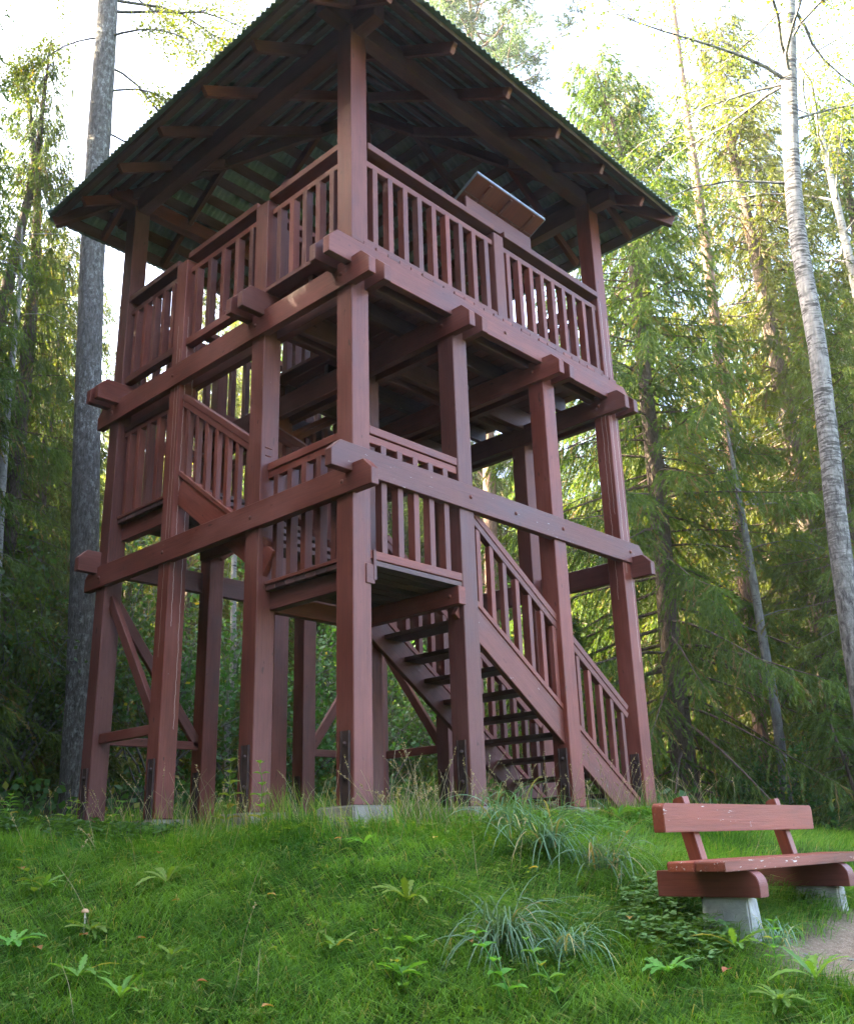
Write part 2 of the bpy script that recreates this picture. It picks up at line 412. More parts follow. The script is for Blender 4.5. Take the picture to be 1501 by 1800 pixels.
def plate_mesh():
    bm = bmesh.new()
    def bx(x0, x1, y0, y1, z0, z1):
        r = bmesh.ops.create_cube(bm, size=1)
        for v in r['verts']: v.co = Vector(((x0+x1)/2+v.co.x*(x1-x0), (y0+y1)/2+v.co.y*(y1-y0), (z0+z1)/2+v.co.z*(z1-z0)))
    bx(0, .012, -.05, .05, 0, .55); bx(.012, .022, -.05, -.038, 0, .55); bx(.012, .022, .038, .05, 0, .55)
    for z in (.2, .45):
        r = bmesh.ops.create_uvsphere(bm, u_segments=8, v_segments=5, radius=.022)
        for v in r['verts']: v.co = Vector((.012+max(v.co.z, 0)*.9, v.co.x, z+v.co.y))
    me = bpy.data.meshes.new("steel_plate"); bm.to_mesh(me); bm.free(); me.materials.append(M_STEEL); return me
ME_PLATE = plate_mesh()
POST = {}
for i, x in enumerate(PX):
    for j, y in enumerate(PY):
        corner = i in (0, 3) and j in (0, 3)
        if corner: top = 7.47
        elif i == 0: top = CAPZ-.002
        else: top = 4.938
        p = vpost("post", T, x+PW/2, y+PW/2, 0, top, PW, PW, M_REDL if (i, j) in ((0, 2), (3, 0)) else M_RED)
        POST[i, j] = p
        footing(x, y, .165, .165)
        obj("steel_plate", ME_PLATE, p, Matrix.Translation((x-.001, y+.085, 0.0)) @ Matrix.Rotation(math.pi, 4, 'Z'))
        obj("steel_plate", ME_PLATE, p, Matrix.Translation((x+PW+.001, y+.1, 0.0)))
# lower ring of beams
for y0, y1, n in ((-.03, .055, -.03), (YE-.055, YE+.03, YE+.03)):
    bmn = xbeam("beam", T, -.26, XE+.22, y0, y1, 2.66, 2.91, M_REDP if n < 0 else M_RED, .10, .10)
    for k, x in enumerate(PX): bolt(bmn, x+.13, n, 2.79, (0, -1 if n < 0 else 1, 0))
    if n < 0: bolt(bmn, 2.15, n, 2.78, (0, -1, 0))
for x0, x1, n in ((-.03, .055, -.03), (XE-.055, XE+.03, XE+.03)):
    bmn = ybeam("beam", T, x0, x1, -.26, YE+.22, 2.49, 2.735, M_RED, .10, .10)
    for y in PY: bolt(bmn, n, y+.10, 2.60, (-1 if n < 0 else 1, 0, 0))
    if n > 0: bolt(bmn, x0, .1, 2.62, (-1, 0, 0))
# paired deck beams: along Y at each post column, along X resting on them
for i, x in enumerate(PX):
    for x0, x1, sgn in ((x-.035, x+.05, -1), (x+PW-.05, x+PW+.035, 1)):
        bmn = ybeam("beam", T, x0, x1, -.26, YE+.24, 4.48, 4.735, M_RED, .10, .10)
        if sgn < 0:
            for y in PY: bolt(bmn, x0, y+.11, 4.61, (-1, 0, 0))
for j in (0, 1, 3):
    y = PY[j]
    for y0, y1 in ((y-.035, y+.05), (y+PW-.05, y+PW+.035)):
        bmn = xbeam("beam", T, -.30, XE+.24, y0, y1, 4.675, 4.936, M_RED, .10, .10)
        if j == 0 and y0 < 0: bolt(bmn, 2.15, y0, 4.80, (0, -1, 0))
for y in (.70, 2.0, 2.72, 3.4):
    xbeam("joist", T, 1.42 if y > 1.5 else .1, XE-.1, y-.035, y+.035, 4.745, 4.936, M_DARKW)
# deck planks along Y (opening for the two upper flights)
x = -.02; pw = .1455
while x < XE-.02:
    x1 = min(x+pw, XE+.02)
    if x > 3.75: segs = [(-.022, YE+.02)]
    elif x1 > 1.36: segs = [(-.022, 2.80)]
    else: segs = [(-.022, 1.46)]
    if x1 <= .2: segs = [(-.022, 1.46)]
    if 1.30 < x1 <= 3.75 and x > 1.2: pass
    for a, c in segs:
        ybeam("deck_plank", T, x, x1, a+random.uniform(-.006, .006), c+random.uniform(-.006, .006), 4.94+random.uniform(0, .002), 4.984+random.uniform(-.002, .002), M_RED, bev=.004)
    x += pw+.0095
def railing(p0, p1, zb, zs, zc, n, capw=.14, off=0, rails=True, cap=None, ends=.12):
    """straight balustrade: p0,p1 (x,y); zb bottom rail, zs sub rail, zc cap (each bottom,top); off shifts cap sideways"""
    p0 = Vector((*p0, 0)); p1 = Vector((*p1, 0)); d = (p1-p0).normalized(); L = (p1-p0).length
    def at(u, z): q = p0+d*u; return (q.x, q.y, z)
    nrm = Vector((d.y, -d.x, 0))*off
    a = Vector(at(0, (zc[0]+zc[1])/2))+nrm; c = Vector(at(L, (zc[0]+zc[1])/2))+nrm
    r = timber("railing", T, a, c, capw, zc[1]-zc[0], M_REDP if cap else M_RED)
    if zs: timber("sub_rail", r, at(0, (zs[0]+zs[1])/2), at(L, (zs[0]+zs[1])/2), .06, zs[1]-zs[0])
    if zb: timber("bottom_rail", r, at(0, (zb[0]+zb[1])/2), at(L, (zb[0]+zb[1])/2), .095, zb[1]-zb[0])
    for k in range(n):
        u = ends+(L-2*ends)*(k/(n-1) if n > 1 else .5)
        q = at(u, 0); along_x = abs(d.x) > abs(d.y)
        z0 = zb[1]-.01 if zb else zc[0]-.9; z1 = zs[0]+.01 if zs else zc[0]+.01
        vpost("baluster", r, q[0], q[1], z0, z1, .066 if along_x else .082, .082 if along_x else .066, bev=.003)
    return r
ZB, ZS, ZC = (4.992, 5.055), (5.89, 5.96), (CAPZ, 6.135)
# upper balustrades
vpost("rail_post", T, 2.185, .088, 4.986, CAPZ-.002, .165, .165)
railing((PW, .06), (2.10, .06), ZB, ZS, None or ZC, 9, .15, 0)
railing((2.27, .06), (PX[3], .06), ZB, ZS, ZC, 9, .15, 0, ends=.085)
ZBL = (4.96, 5.05)
for j in range(3):
    railing((.085, PY[j]+PW), (.085, PY[j+1]), ZBL, ZS, ZC, 5, .15, 0, ends=.13)
for y in (1.40, 2.85): vpost("rail_post", T, XE-.085, y, 4.986, CAPZ-.002, .15, .15)
for a, c in ((PW, 1.325), (1.475, 2.775), (2.925, PY[3])): railing((XE-.085, a), (XE-.085, c), ZB, ZS, ZC, 5, .15, 0)
for x in (1.44, 2.91): vpost("rail_post", T, x, YE-.085, 4.986, CAPZ-.002, .15, .15)
for a, c in ((PW, 1.365), (1.515, 2.835), (2.985, PX[3])): railing((a, YE-.085), (c, YE-.085), ZB, ZS, ZC, 6, .15, 0)
# balustrade round the stair opening in the deck
vpost("rail_post", T, 1.445, 1.50, 4.986, 6.0, .09, .09); vpost("rail_post", T, 1.445, 2.75, 4.986, 6.0, .09, .09)
railing((1.445, 1.56), (1.445, 2.70), (4.992, 5.05), (5.83, 5.90), (5.96, 6.02), 6, .12)
railing((1.50, 2.75), (3.70, 2.75), (4.992, 5.05), (5.83, 5.90), (5.96, 6.02), 11, .12)
railing((.215, 1.40), (1.38, 1.40), (4.992, 5.05), (5.83, 5.90), (5.96, 6.02), 5, .12)
# first landing
for k in range(9):
    y0 = .012+k*.140
    xbeam("landing_plank", T, .085, 1.40, y0, y0+.131, 1.905, 1.951+random.uniform(-.002, .002), M_DARKW, bev=.003)
def landbeam(x0, x1, y1):
    bmn = ybeam("beam", T, x0, x1, -.012, y1, 1.735, 1.902); bolt(bmn, x0, .1, 1.82, (-1, 0, 0)); return bmn
landbeam(.14, .235, 1.268); landbeam(1.265, 1.36, 1.45)
timber("beam", T, (.2055+.012, -.006, 1.90), (.2055+.05, -.006, 1.90), .02, .26, M_REDP)
xbeam("beam", T, .2, 1.34, 1.29, 1.38, 1.735, 1.902)
railing((PW, .05), (PX[1], .05), (1.955, 2.03), (3.0, 3.075), (3.082, 3.16), 5, .085, 0, ends=.17)
railing((.12, PW), (.12, PY[1]), (1.955, 1.99), (2.985, 3.06), (3.065, 3.14), 5, .085, 0, ends=.13)
# second landing
for k in range(9):
    y0 = 2.73+k*.158
    xbeam("landing_plank", T, .085, 1.40, y0, min(y0+.149, YE-.02), 3.225, 3.27, M_DARKW, bev=.003)
ybeam("beam", T, .14, .235, PY[2]+PW-.06, PY[3], 3.03, 3.222); ybeam("beam", T, 1.25, 1.335, PY[2], PY[3]+.1, 3.03, 3.222)
railing((.12, PY[2]+PW), (.12, PY[3]), (3.275, 3.31), (4.28, 4.34), (4.345, 4.42), 5, .085)
railing((PW, YE-.1), (PX[1], YE-.1), (3.275, 3.31), (4.28, 4.34), (4.345, 4.42), 5, .085)
# flights of stairs: axis u, from (u0,z0) top to (u1,z1) bottom, between side planes v0<v1
def flight(axis, utop, ztop, ubot, zbot, v0, v1, n, hr=((True, True)), hu=None, nb=11):
    def P(u, v, z): return (u, v, z) if axis == 'x' else (v, u, z)
    sl = (ztop-zbot)/(utop-ubot); d = 1 if utop > ubot else -1
    for v, has in ((v0+.03, hr[0]), (v1-.03, hr[1])):
        up = Vector(P(-sl, 0, 1)) if axis == 'x' else Vector((0, -sl, 1))
        cs = 1/math.sqrt(1+sl*sl)
        off = -.165
        st = timber("stringer", T, P(utop, v, ztop+off), P(ubot, v, zbot+off), .06, .27, M_REDP if has == 2 else M_RED, up=up)
        timber("stringer_cap", st, P(utop, v, ztop+.028), P(ubot, v, zbot+.028), .085, .05, up=up)
        if has:
            a, c = hu or (utop, ubot)
            za = ztop+(a-utop)*sl; zc = ztop+(c-utop)*sl
            r = timber("stair_railing", T, P(a, v, za+.915), P(c, v, zc+.915), .085, .066, up=up)
            timber("sub_rail", r, P(a, v, za+.835), P(c, v, zc+.835), .07, .066, up=up)
            for k in range(nb):
                u = a+(c-a)*(k+.5)/nb; z = ztop+(u-utop)*sl
                b_ = vpost("baluster", r, *P(u, v, 0)[:2], z+.02, z+.80, .058, .058, bev=.003)
    for k in range(1, n):
        f = k/n; u = utop+(ubot-utop)*f; z = ztop+(zbot-ztop)*f
        if axis == 'x': ybeam("tread", T, u-.13, u+.13, v0+.06, v1-.06, z-.105, z-.06, M_DARKW, bev=.003)
        else: xbeam("tread", T, v0+.06, v1-.06, u-.13, u+.13, z-.105, z-.06, M_DARKW, bev=.003)
flight('x', 1.36, 1.93, 4.10, .02, .055, 1.255, 10, (2, True), (1.56, 3.98), 13)
flight('y', 2.75, 3.44, 1.20, 2.30, .055, 1.255, 7, (True, True), (2.74, 1.28), 8)
flight('x', 3.72, 4.95, 1.36, 3.30, 2.86, 3.98, 9, (True, True), (3.4, 1.5), 10)
# corner braces
def brace(p0, p1): timber("brace", T, p0, p1, .06, .115)
for x in (.10, XE-.10):
    brace((x, PY[3]+.02, 2.36), (x, PY[2]+PW-.02, .84)); ybeam("brace", T, x-.03, x+.03, PY[2]+PW-.02, PY[3]+.02, .80, .90)
brace((PW-.02, YE-.1, 2.36), (PX[1]+.02, YE-.1, .84)); xbeam("brace", T, PW-.02, PX[1]+.02, YE-.13, YE-.07, .80, .89)
brace((PX[3]+.02, YE-.1, 2.36), (PX[2]+PW-.02, YE-.1, .84)); xbeam("brace", T, PX[2]+PW-.02, PX[3]+.02, YE-.13, YE-.07, .80, .89)
# roof: wall plates, rafters, laths and corrugated sheets on four hips
ZP0, ZP1 = 7.472, 7.67
for y in (.03, YE-.175): xbeam("wall_plate", T, -.30, XE+.30, y, y+.145, ZP0, ZP1)
for x in (.03, XE-.175): ybeam("wall_plate", T, x, x+.145, -.30, YE+.30, ZP0-.09, ZP1-.05)
OV = .76; SLOPE = .60; ZE = 7.315
X0, X1, Y0, Y1 = -OV+.02, XE+OV-.09, -OV, YE+OV-.20
CX, CY = (X0+X1)/2, (Y0+Y1)/2
HALF = (X1-X0)/2
def side_frame(k):
    """k=0 front(-Y),1 right(+X),2 back(+Y),3 left(-X): origin at the eave corner, u along the eave, v inwards"""
    return [((X0, Y0), (1, 0), (0, 1), X1-X0, (Y1-Y0)/2), ((X1, Y0), (0, 1), (-1, 0), Y1-Y0, (X1-X0)/2),
            ((X1, Y1), (-1, 0), (0, -1), X1-X0, (Y1-Y0)/2), ((X0, Y1), (0, -1), (1, 0), Y1-Y0, (X1-X0)/2)][k]
def roofpt(k, u, v, dz=0):
    o, a, n, L, dep = side_frame(k)
    return (o[0]+a[0]*u+n[0]*v, o[1]+a[1]*u+n[1]*v, ZE+v*SLOPE*(HALF/dep)+dz)
for k in range(4):
    o, a, n, L, dep = side_frame(k); slk = SLOPE*HALF/dep
    def hip(u): return dep*(1-abs(u-L/2)/(L/2))
    nv = Vector((-n[0]*slk, -n[1]*slk, 1)).normalized()
    # rafters
    m = 6
    for i in range(m):
        u = L*(i+.75)/(m+.5); hv = hip(u)
        if hv < .3: continue
        p0 = Vector(roofpt(k, u, .05))-nv*.115; p1 = Vector(roofpt(k, u, hv-.04))-nv*.115
        timber("rafter", T, p0, p1, .06, .12, up=nv, c0=0)
    # laths
    v = .05
    while v < dep-.15:
        u0 = L/2*(v/dep)+.05; u1 = L-u0
        timber("lath", T, Vector(roofpt(k, u0, v))-nv*.034, Vector(roofpt(k, u1, v))-nv*.034, .125, .036, M_DARKW, up=nv, bev=.002)
        v += .235
    # sheets: pieces along the eave, cut along the hips
    ns = 6; step = .0126
    for i in range(ns):
        ua = L*i/ns-(.03 if i else 0); ub = L*(i+1)/ns
        us = np.arange(ua, ub+1e-6, step); lift = .004 if i % 2 else 0
        hv = np.maximum(dep*(1-np.abs(us-L/2)/(L/2)), .0)
        nr = 4; V = []
        for r in range(nr+1):
            vv = -.05+(hv+.05)*r/nr
            wz = .011*np.cos(us/.076*2*math.pi)+lift
            P_ = np.stack([o[0]+a[0]*us+n[0]*vv, o[1]+a[1]*us+n[1]*vv, ZE+vv*slk], -1)+np.array(nv)[None, :]*(wz[:, None]+.006)
            if r == 0: P_[:, 2] += (fbm(us*9, us*0+k, 91+i)-.5)*.014
            V.append(P_)
        nU = len(us); V = np.concatenate(V); ids = np.arange(len(V)).reshape(nr+1, nU)
        q = np.stack([ids[:-1, :-1], ids[:-1, 1:], ids[1:, 1:], ids[1:, :-1]], -1).reshape(-1, 4)
        so = obj("roof_sheet", raw_mesh("roof_sheet", V, [q], M_SHEET, None, False), T)
        sm = so.modifiers.new("thick", 'SOLIDIFY'); sm.thickness = .007; sm.offset = 1
    # hip rafter and hip cap
    p0 = Vector(roofpt(k, .04, .04))-Vector((0, 0, .12)); p1 = Vector((CX, CY, ZE+HALF*SLOPE-.13))
    timber("hip_rafter", T, p0, p1, .07, .15)
    timber("hip_cap", T, Vector(roofpt(k, -.02, -.02))+Vector((0, 0, .035)), Vector((CX, CY, ZE+HALF*SLOPE+.035)), .17, .02, M_SHEET)
# reading desk on the front rail
lec = xbeam("lectern", T, 1.72, 2.86, .055, .09, 6.137, 6.36, M_RED)
def lq(u, x0, x1, y0, y1, z, th, mat, name):
    # sloping boards: from high outer edge (y0) to low inner edge (y1)
    sl = -.50
    za = z+(y0-(-.14))*sl; zb = z+(y1-(-.14))*sl
    return timber(name, lec, ((x0+x1)/2, y0, za), ((x0+x1)/2, y1, zb), x1-x0, th, mat, bev=.003)
lq(0, 1.70, 2.88, -.14, .06, 6.52, .022, M_LECT, "lectern_board")
lq(0, 1.70, 2.88, .064, .26, 6.52, .022, M_LECT, "lectern_board"); lq(0, 1.70, 2.88, .264, .46, 6.52, .022, M_LECT, "lectern_board")
for x in (1.95, 2.29, 2.70): lq(0, x-.02, x+.02, -.13, .42, 6.496, .026, M_LECT, "batten")
timber("edge_strip", lec, (1.695, -.145, 6.53), (2.885, -.145, 6.53), .012, .03, M_EDGE, bev=.002)
lq(0, 1.688, 1.698, -.145, .46, 6.53, .036, M_EDGE, "edge_strip"); lq(0, 2.882, 2.892, -.145, .46, 6.53, .036, M_EDGE, "edge_strip")
for x in (1.78, 2.80): timber("lectern_bracket", lec, (x, .092, 6.2), (x, .30, 6.2), .04, .10)

# ---------------------------------------------------------------- bench
B = tag(empty("park_bench", (.85, -3.0, -.82)), "red-brown plank bench on white concrete legs below the tower mound", "bench")
def arch(name, parent, p0, p1, wd, h, r, mat, ends=(True, True), up=(0, 0, 1)):
    """board whose upper end corners are rounded by radius r in its X-Z plane"""
    M, L = frame(p0, p1, up); pr = [(-L/2, -h/2), (L/2, -h/2)]
    def arc(cx, cz, a0): return [(cx+r*math.cos(a0+t*math.pi/2/6), cz+r*math.sin(a0+t*math.pi/2/6)) for t in range(7)]
    pr += arc(L/2-r, h/2-r, 0) if ends[1] else [(L/2, h/2)]
    pr += arc(-L/2+r, h/2-r, math.pi/2) if ends[0] else [(-L/2, h/2)]
    bm = bmesh.new(); a = [bm.verts.new((x, -wd/2, z)) for x, z in pr]; c = [bm.verts.new((x, wd/2, z)) for x, z in pr]; n = len(pr)
    bm.faces.new(a); bm.faces.new(c[::-1])
    for i in range(n): bm.faces.new((a[i], c[i], c[(i+1) % n], a[(i+1) % n]))
    bmesh.ops.bevel(bm, geom=list(bm.edges), offset=.004, segments=2, affect='EDGES'); bmesh.ops.recalc_face_normals(bm, faces=bm.faces)
    me = bpy.data.meshes.new(name); bm.to_mesh(me); bm.free(); me.materials.append(mat)
    return obj(name, me, parent, M)
BX0, BX1 = -.31, 1.70
arch("backrest", B, (BX0+.0, -2.745, -.195), (1.59, -2.745, -.195), .07, .150, .025, M_BENCH)
for x in (.03, 1.21):
    arch("back_post", B, (x+.08, -2.78, -.66), (x+.055, -2.66, -.082), .07, .075, .03, M_BENCH, (False, True), up=(0, 1, 0))
    arch("bearer", B, (x-.01, -2.53, -.536), (x-.01, -3.13, -.536), .10, .135, .075, M_RED, (False, True))
    bm = bmesh.new(); bmesh.ops.create_cube(bm, size=1)
    for v in bm.verts:
        s_ = 1 if v.co.z < 0 else .86
        v.co = Vector((v.co.x*.13*s_, v.co.y*.31*s_, v.co.z*.42))
    bmesh.ops.subdivide_edges(bm, edges=list(bm.edges), cuts=3, use_grid_fill=True)
    for v in bm.verts: v.co += Vector([random.uniform(-.004, .004) for _ in range(3)])
    bmesh.ops.bevel(bm, geom=[e for e in bm.edges if e.calc_face_angle(0) > .8], offset=.01, segments=2, affect='EDGES')
    me = bpy.data.meshes.new("leg"); bm.to_mesh(me); bm.free(); me.materials.append(M_CONCW)
    obj("leg", me, B, Matrix.Translation((x+.02, -2.91, -.814)))
arch("seat_plank", B, (BX0, -2.845, -.442), (BX1, -2.845, -.442), .155, .052, .012, M_BENCHS)
arch("seat_plank", B, (BX0, -3.015, -.442), (BX1, -3.015, -.442), .165, .052, .012, M_BENCHS)
# ---------------------------------------------------------------- plant generators (numpy)
class Acc:
    def __init__(s): s.V = []; s.T = []; s.Q = []; s.a = {'tint': [], 'dry': []}; s.n = 0
    def tris(s, P, tint, dry=None):               # P (k,3,3)
        k = len(P); s.V.append(P.reshape(-1, 3)); s.T.append(s.n+np.arange(3*k).reshape(k, 3)); s.n += 3*k
        s.a['tint'].append(np.repeat(tint, 3)); s.a['dry'].append(np.repeat(dry if dry is not None else np.zeros(k), 3))
    def quads(s, P, tint, dry=None):
        k = len(P); s.V.append(P.reshape(-1, 3)); s.Q.append(s.n+np.arange(4*k).reshape(k, 4)); s.n += 4*k
        s.a['tint'].append(np.repeat(tint, 4)); s.a['dry'].append(np.repeat(dry if dry is not None else np.zeros(k), 4))
    def tube(s, P, r, sides=6, tint=.5):
        V, q = tube(P, r, sides); s.V.append(V); s.Q.append(s.n+q); s.n += len(V)
        s.a['tint'].append(np.full(len(V), tint)); s.a['dry'].append(np.zeros(len(V)))
    def mesh(s, name, mat, smooth=False):
        polys = []
        if s.Q: polys.append(np.concatenate(s.Q))
        if s.T: polys.append(np.concatenate(s.T))
        return raw_mesh(name, np.concatenate(s.V), polys, mat, {k: np.concatenate(v) for k, v in s.a.items()}, smooth)
def nrmz(v): return v/np.maximum(np.linalg.norm(v, axis=-1, keepdims=True), 1e-9)
def tube(P, r, sides=6):
    P = np.asarray(P, float); r = np.broadcast_to(np.asarray(r, float), (len(P),))
    d = nrmz(np.gradient(P, axis=0)); ref = np.where(np.abs(d[:, 2:3]) > .9, [[1., 0, 0]], [[0, 0, 1.]])
    a = nrmz(np.cross(d, ref)); b = np.cross(d, a)
    th = np.arange(sides)/sides*2*math.pi
    V = P[:, None]+r[:, None, None]*(np.cos(th)[None, :, None]*a[:, None]+np.sin(th)[None, :, None]*b[:, None])
    V = V.reshape(-1, 3); ids = np.arange(len(V)).reshape(len(P), sides)
    q = np.stack([ids[:-1], np.roll(ids, -1, 1)[:-1], np.roll(ids, -1, 1)[1:], ids[1:]], -1).reshape(-1, 4)
    return V, q
def smooth_path(P, n):
    P = np.asarray(P, float); u = np.concatenate([[0], np.cumsum(np.linalg.norm(np.diff(P, axis=0), axis=1))]); u /= u[-1]
    t = np.linspace(0, 1, n)
    Q = np.stack([np.interp(t, u, P[:, i]) for i in range(3)], -1)
    for _ in range(max(1, n//8)):
        Q[1:-1] = (Q[:-2]+2*Q[1:-1]+Q[2:])/4
    return Q
def rvec(g, n): return nrmz(g.normal(size=(n, 3)))
def trunk_mesh(name, P, r, mat, g, sides=12, rough=.06, n=40):
    P = smooth_path(P, n); r = np.interp(np.linspace(0, 1, n), np.linspace(0, 1, len(r)), r)
    V, q = tube(P, r, sides)
    k = np.arange(n)[:, None]*1.0; s_ = np.arange(sides)[None, :]*1.0
    f = 1+rough*2*(fbm(k*.7+g.uniform(0, 50), s_*1.3, 5)-.5)
    f = f+rough*.8*(fbm(k*2.3+7, s_*2.6, 9)-.5)
    V = (np.repeat(P, sides, 0)+(V-np.repeat(P, sides, 0))*f.reshape(-1, 1))
    a = Acc(); a.V.append(V); a.Q.append(q); a.n = len(V); a.a['tint'].append(np.zeros(len(V))); a.a['dry'].append(np.zeros(len(V)))
    return a
# Norway spruce: whorls of drooping boughs hung with twigs
def spruce(seed, h, z0, Lmax, dens=1.0, bare=.0, hang=1.0, mat=None, dead=.06, asym=None):
    g = np.random.default_rng(seed); cr = Acc()
    P = np.array([[g.normal()*.04*i, g.normal()*.04*i, h*i/6-.3*(i == 0)] for i in range(7)])
    tr = trunk_mesh("t", P, [h*.0145, h*.012, h*.010, h*.0075, h*.005, .012], None, g, 8, .05, 22)
    zs = []; z = z0
    while z < h*.985: zs.append(z); z += (.46-.28*z/h)*g.uniform(.75, 1.25)/dens
    bz = []; ba = []
    for z in zs:
        k = g.integers(3, 6); a0 = g.uniform(0, 6.28)
        for i in range(k):
            if g.random() < bare: continue
            bz.append(z+g.normal()*.06); ba.append(a0+i*6.283/k+g.normal()*.25)
    bz = np.array(bz); ba = np.array(ba); rel = (bz-z0)/(h-z0)
    L = Lmax*np.clip((1-rel), 0, 1)**.72*g.uniform(.7, 1.12, len(bz))+.16
    L *= np.where(rel < .12, g.uniform(.45, 1, len(bz)), 1)
    if asym is not None: L *= 1+asym[1]*np.cos(ba-asym[0])
    el = np.interp(rel, [0, .5, .85, 1], [-.18, .02, .45, .9])+g.normal(size=len(bz))*.1
    dr = np.interp(rel, [0, .6, 1], [.50, .34, .05])
    U = np.linspace(0, 1, 6)
    rad_ = np.stack([np.cos(ba), np.sin(ba), 0*ba], -1)
    tx = np.interp(bz, P[:, 2], P[:, 0]); ty = np.interp(bz, P[:, 2], P[:, 1])
    def pt(i, u):
        q = rad_[i]*(L[i]*u)[:, None]
        q[:, 0] += tx[i]; q[:, 1] += ty[i]
        q[:, 2] = bz[i]+L[i]*(np.tan(el[i])*u-dr[i]*u*u+.22*u**3)
        return q
    for i in range(len(bz)):
        ii = np.full(6, i); tr.tube(pt(ii, U), np.linspace(.006+.0085*L[i], .003, 6), 3)
    # twigs
    nt = (L*14*dens+3).astype(int); I = np.repeat(np.arange(len(bz)), nt); n = len(I)
    u = 1-g.random(n)**1.35*.88; B = pt(I, u)
    tang = np.stack([-rad_[I][:, 1], rad_[I][:, 0], 0*u], -1)*np.where(g.random(n) < .5, 1, -1)[:, None]
    D = nrmz(.5*rad_[I]+tang*g.uniform(.15, .9, n)[:, None]+np.stack([0*u, 0*u, -hang*g.uniform(.3, 1.5, n)], -1))
    lt = (.12+.46*np.sqrt(L[I])*(1.15-u)**.6)*g.uniform(.55, 1.2, n)
    tint_t = np.clip(.25+.55*g.random(n)+.15*(u-.5), 0, 1); dry_t = (g.random(n) < dead*(1.5-rel[I])).astype(float)*.8
    nb = (9+lt*42).astype(int); J = np.repeat(np.arange(n), nb); m = len(J)
    wv = g.random(m); base = B[J]+D[J]*(lt[J]*wv)[:, None]; base[:, 2] -= .30*lt[J]*wv*wv*hang
    side = rvec(g, m); dirn = nrmz(D[J]*1.0+side*.55+np.array([0, 0, -.35*hang]))
    ln = g.uniform(.07, .15, m)*(1.1-.4*wv); wd = g.uniform(.007, .013, m)
    wdir = nrmz(np.cross(dirn, rvec(g, m)))*wd[:, None]
    cr.tris(np.stack([base-wdir, base+wdir, base+dirn*ln[:, None]], 1), np.clip(tint_t[J]+g.normal(size=m)*.12, 0, 1), dry_t[J])
    return tr.mesh("spruce_trunk", M_SPRUCEB, True), cr.mesh("spruce_crown", mat or M_SPRUCE)
def leaf_quads(g, C, size, hang=.3):
    n = len(C); d = nrmz(rvec(g, n)+np.array([0, 0, -hang])); s_ = nrmz(np.cross(d, rvec(g, n)))
    ln = (size*g.uniform(.6, 1.25, n))[:, None]; wd = ln*.38
    return np.stack([C, C+d*ln*.45+s_*wd, C+d*ln, C+d*ln*.45-s_*wd], 1)
def branch_path(g, p, d, L, n=7, droop=.25, wob=.12):
    P = [np.array(p, float)]; d = np.array(d, float)
    for i in range(n-1):
        d = d/np.linalg.norm(d); P.append(P[-1]+d*L/(n-1)); d = d+g.normal(size=3)*wob+np.array([0, 0, -droop/(n-1)])
    return np.array(P)
def leafy(g, acc_b, acc_l, starts, L, r, leafsize, nleaf, droop=.3, spread=.22, sub=6, tmean=.5, dryp=.02, hang=.4):
    """limbs with side twigs and leaves. starts: list of (point, direction, scale)"""
    C = []
    for p, d, sc in starts:
        P = branch_path(g, p, d, L*sc, 8, droop)
        acc_b.tube(P, np.linspace(r*sc, .005, 8), 5)
        for k in range(sub):
            i = g.integers(2, 8); d2 = nrmz((P[min(i, 7)]-P[i-1])*2/(L*sc/7)*.6+rvec(g, 1)[0]*.8)
            Q = branch_path(g, P[i], d2, L*sc*g.uniform(.25, .55), 5, droop*1.6, .2)
            acc_b.tube(Q, np.linspace(r*sc*.3, .003, 5), 3)
            t = g.random(nleaf)*3.999; i0 = t.astype(int)
            C.append(Q[i0]*(1-(t-i0))[:, None]+Q[i0+1]*(t-i0)[:, None]+g.normal(size=(nleaf, 3))*spread*sc*.6)
    C = np.concatenate(C); n = len(C)
    tint = np.clip(tmean+.5*(fbm(C[:, 0]*1.1+C[:, 2]*.7, C[:, 1]*1.1-C[:, 2]*.5, 4)-.5)+g.normal(size=n)*.15, 0, 1)
    acc_l.quads(leaf_quads(g, C, leafsize, hang), tint, (g.random(n) < dryp).astype(float))

def tree(name, label, trunk, crown, loc, rz=0, s=1.0, group=None, cat="tree", cname="crown"):
    r = bpy.data.objects.new(name, None); r.empty_display_size = .3
    link(r, None, Matrix.Translation(loc) @ Matrix.Rotation(rz, 4, 'Z') @ Matrix.Scale(s, 4))
    tag(r, label, cat, group)
    if trunk: obj("trunk", trunk, r, WM[r.name])
    if crown: obj(cname, crown, r, WM[r.name])
    return r

# prototypes
SP = [spruce(11, 17.0, .9, 3.5, 1.1, .04, .75), spruce(12, 19.5, 1.2, 3.9, 1.0, .05, .9), spruce(13, 14.5, .7, 3.1, 1.15, .03, .7), spruce(14, 20.0, 3.5, 2.5, 1.0, .16, 1.4)]
SPY = spruce(15, 4.2, .25, 1.0, 1.5, .05, .5)
SPN = spruce(16, 16.5, .8, 3.9, 1.3, .02, .95, asym=(2.6, .12))

def ground_pt(x, y, dz=-.05): return (x, y, Hs(x, y)+dz)
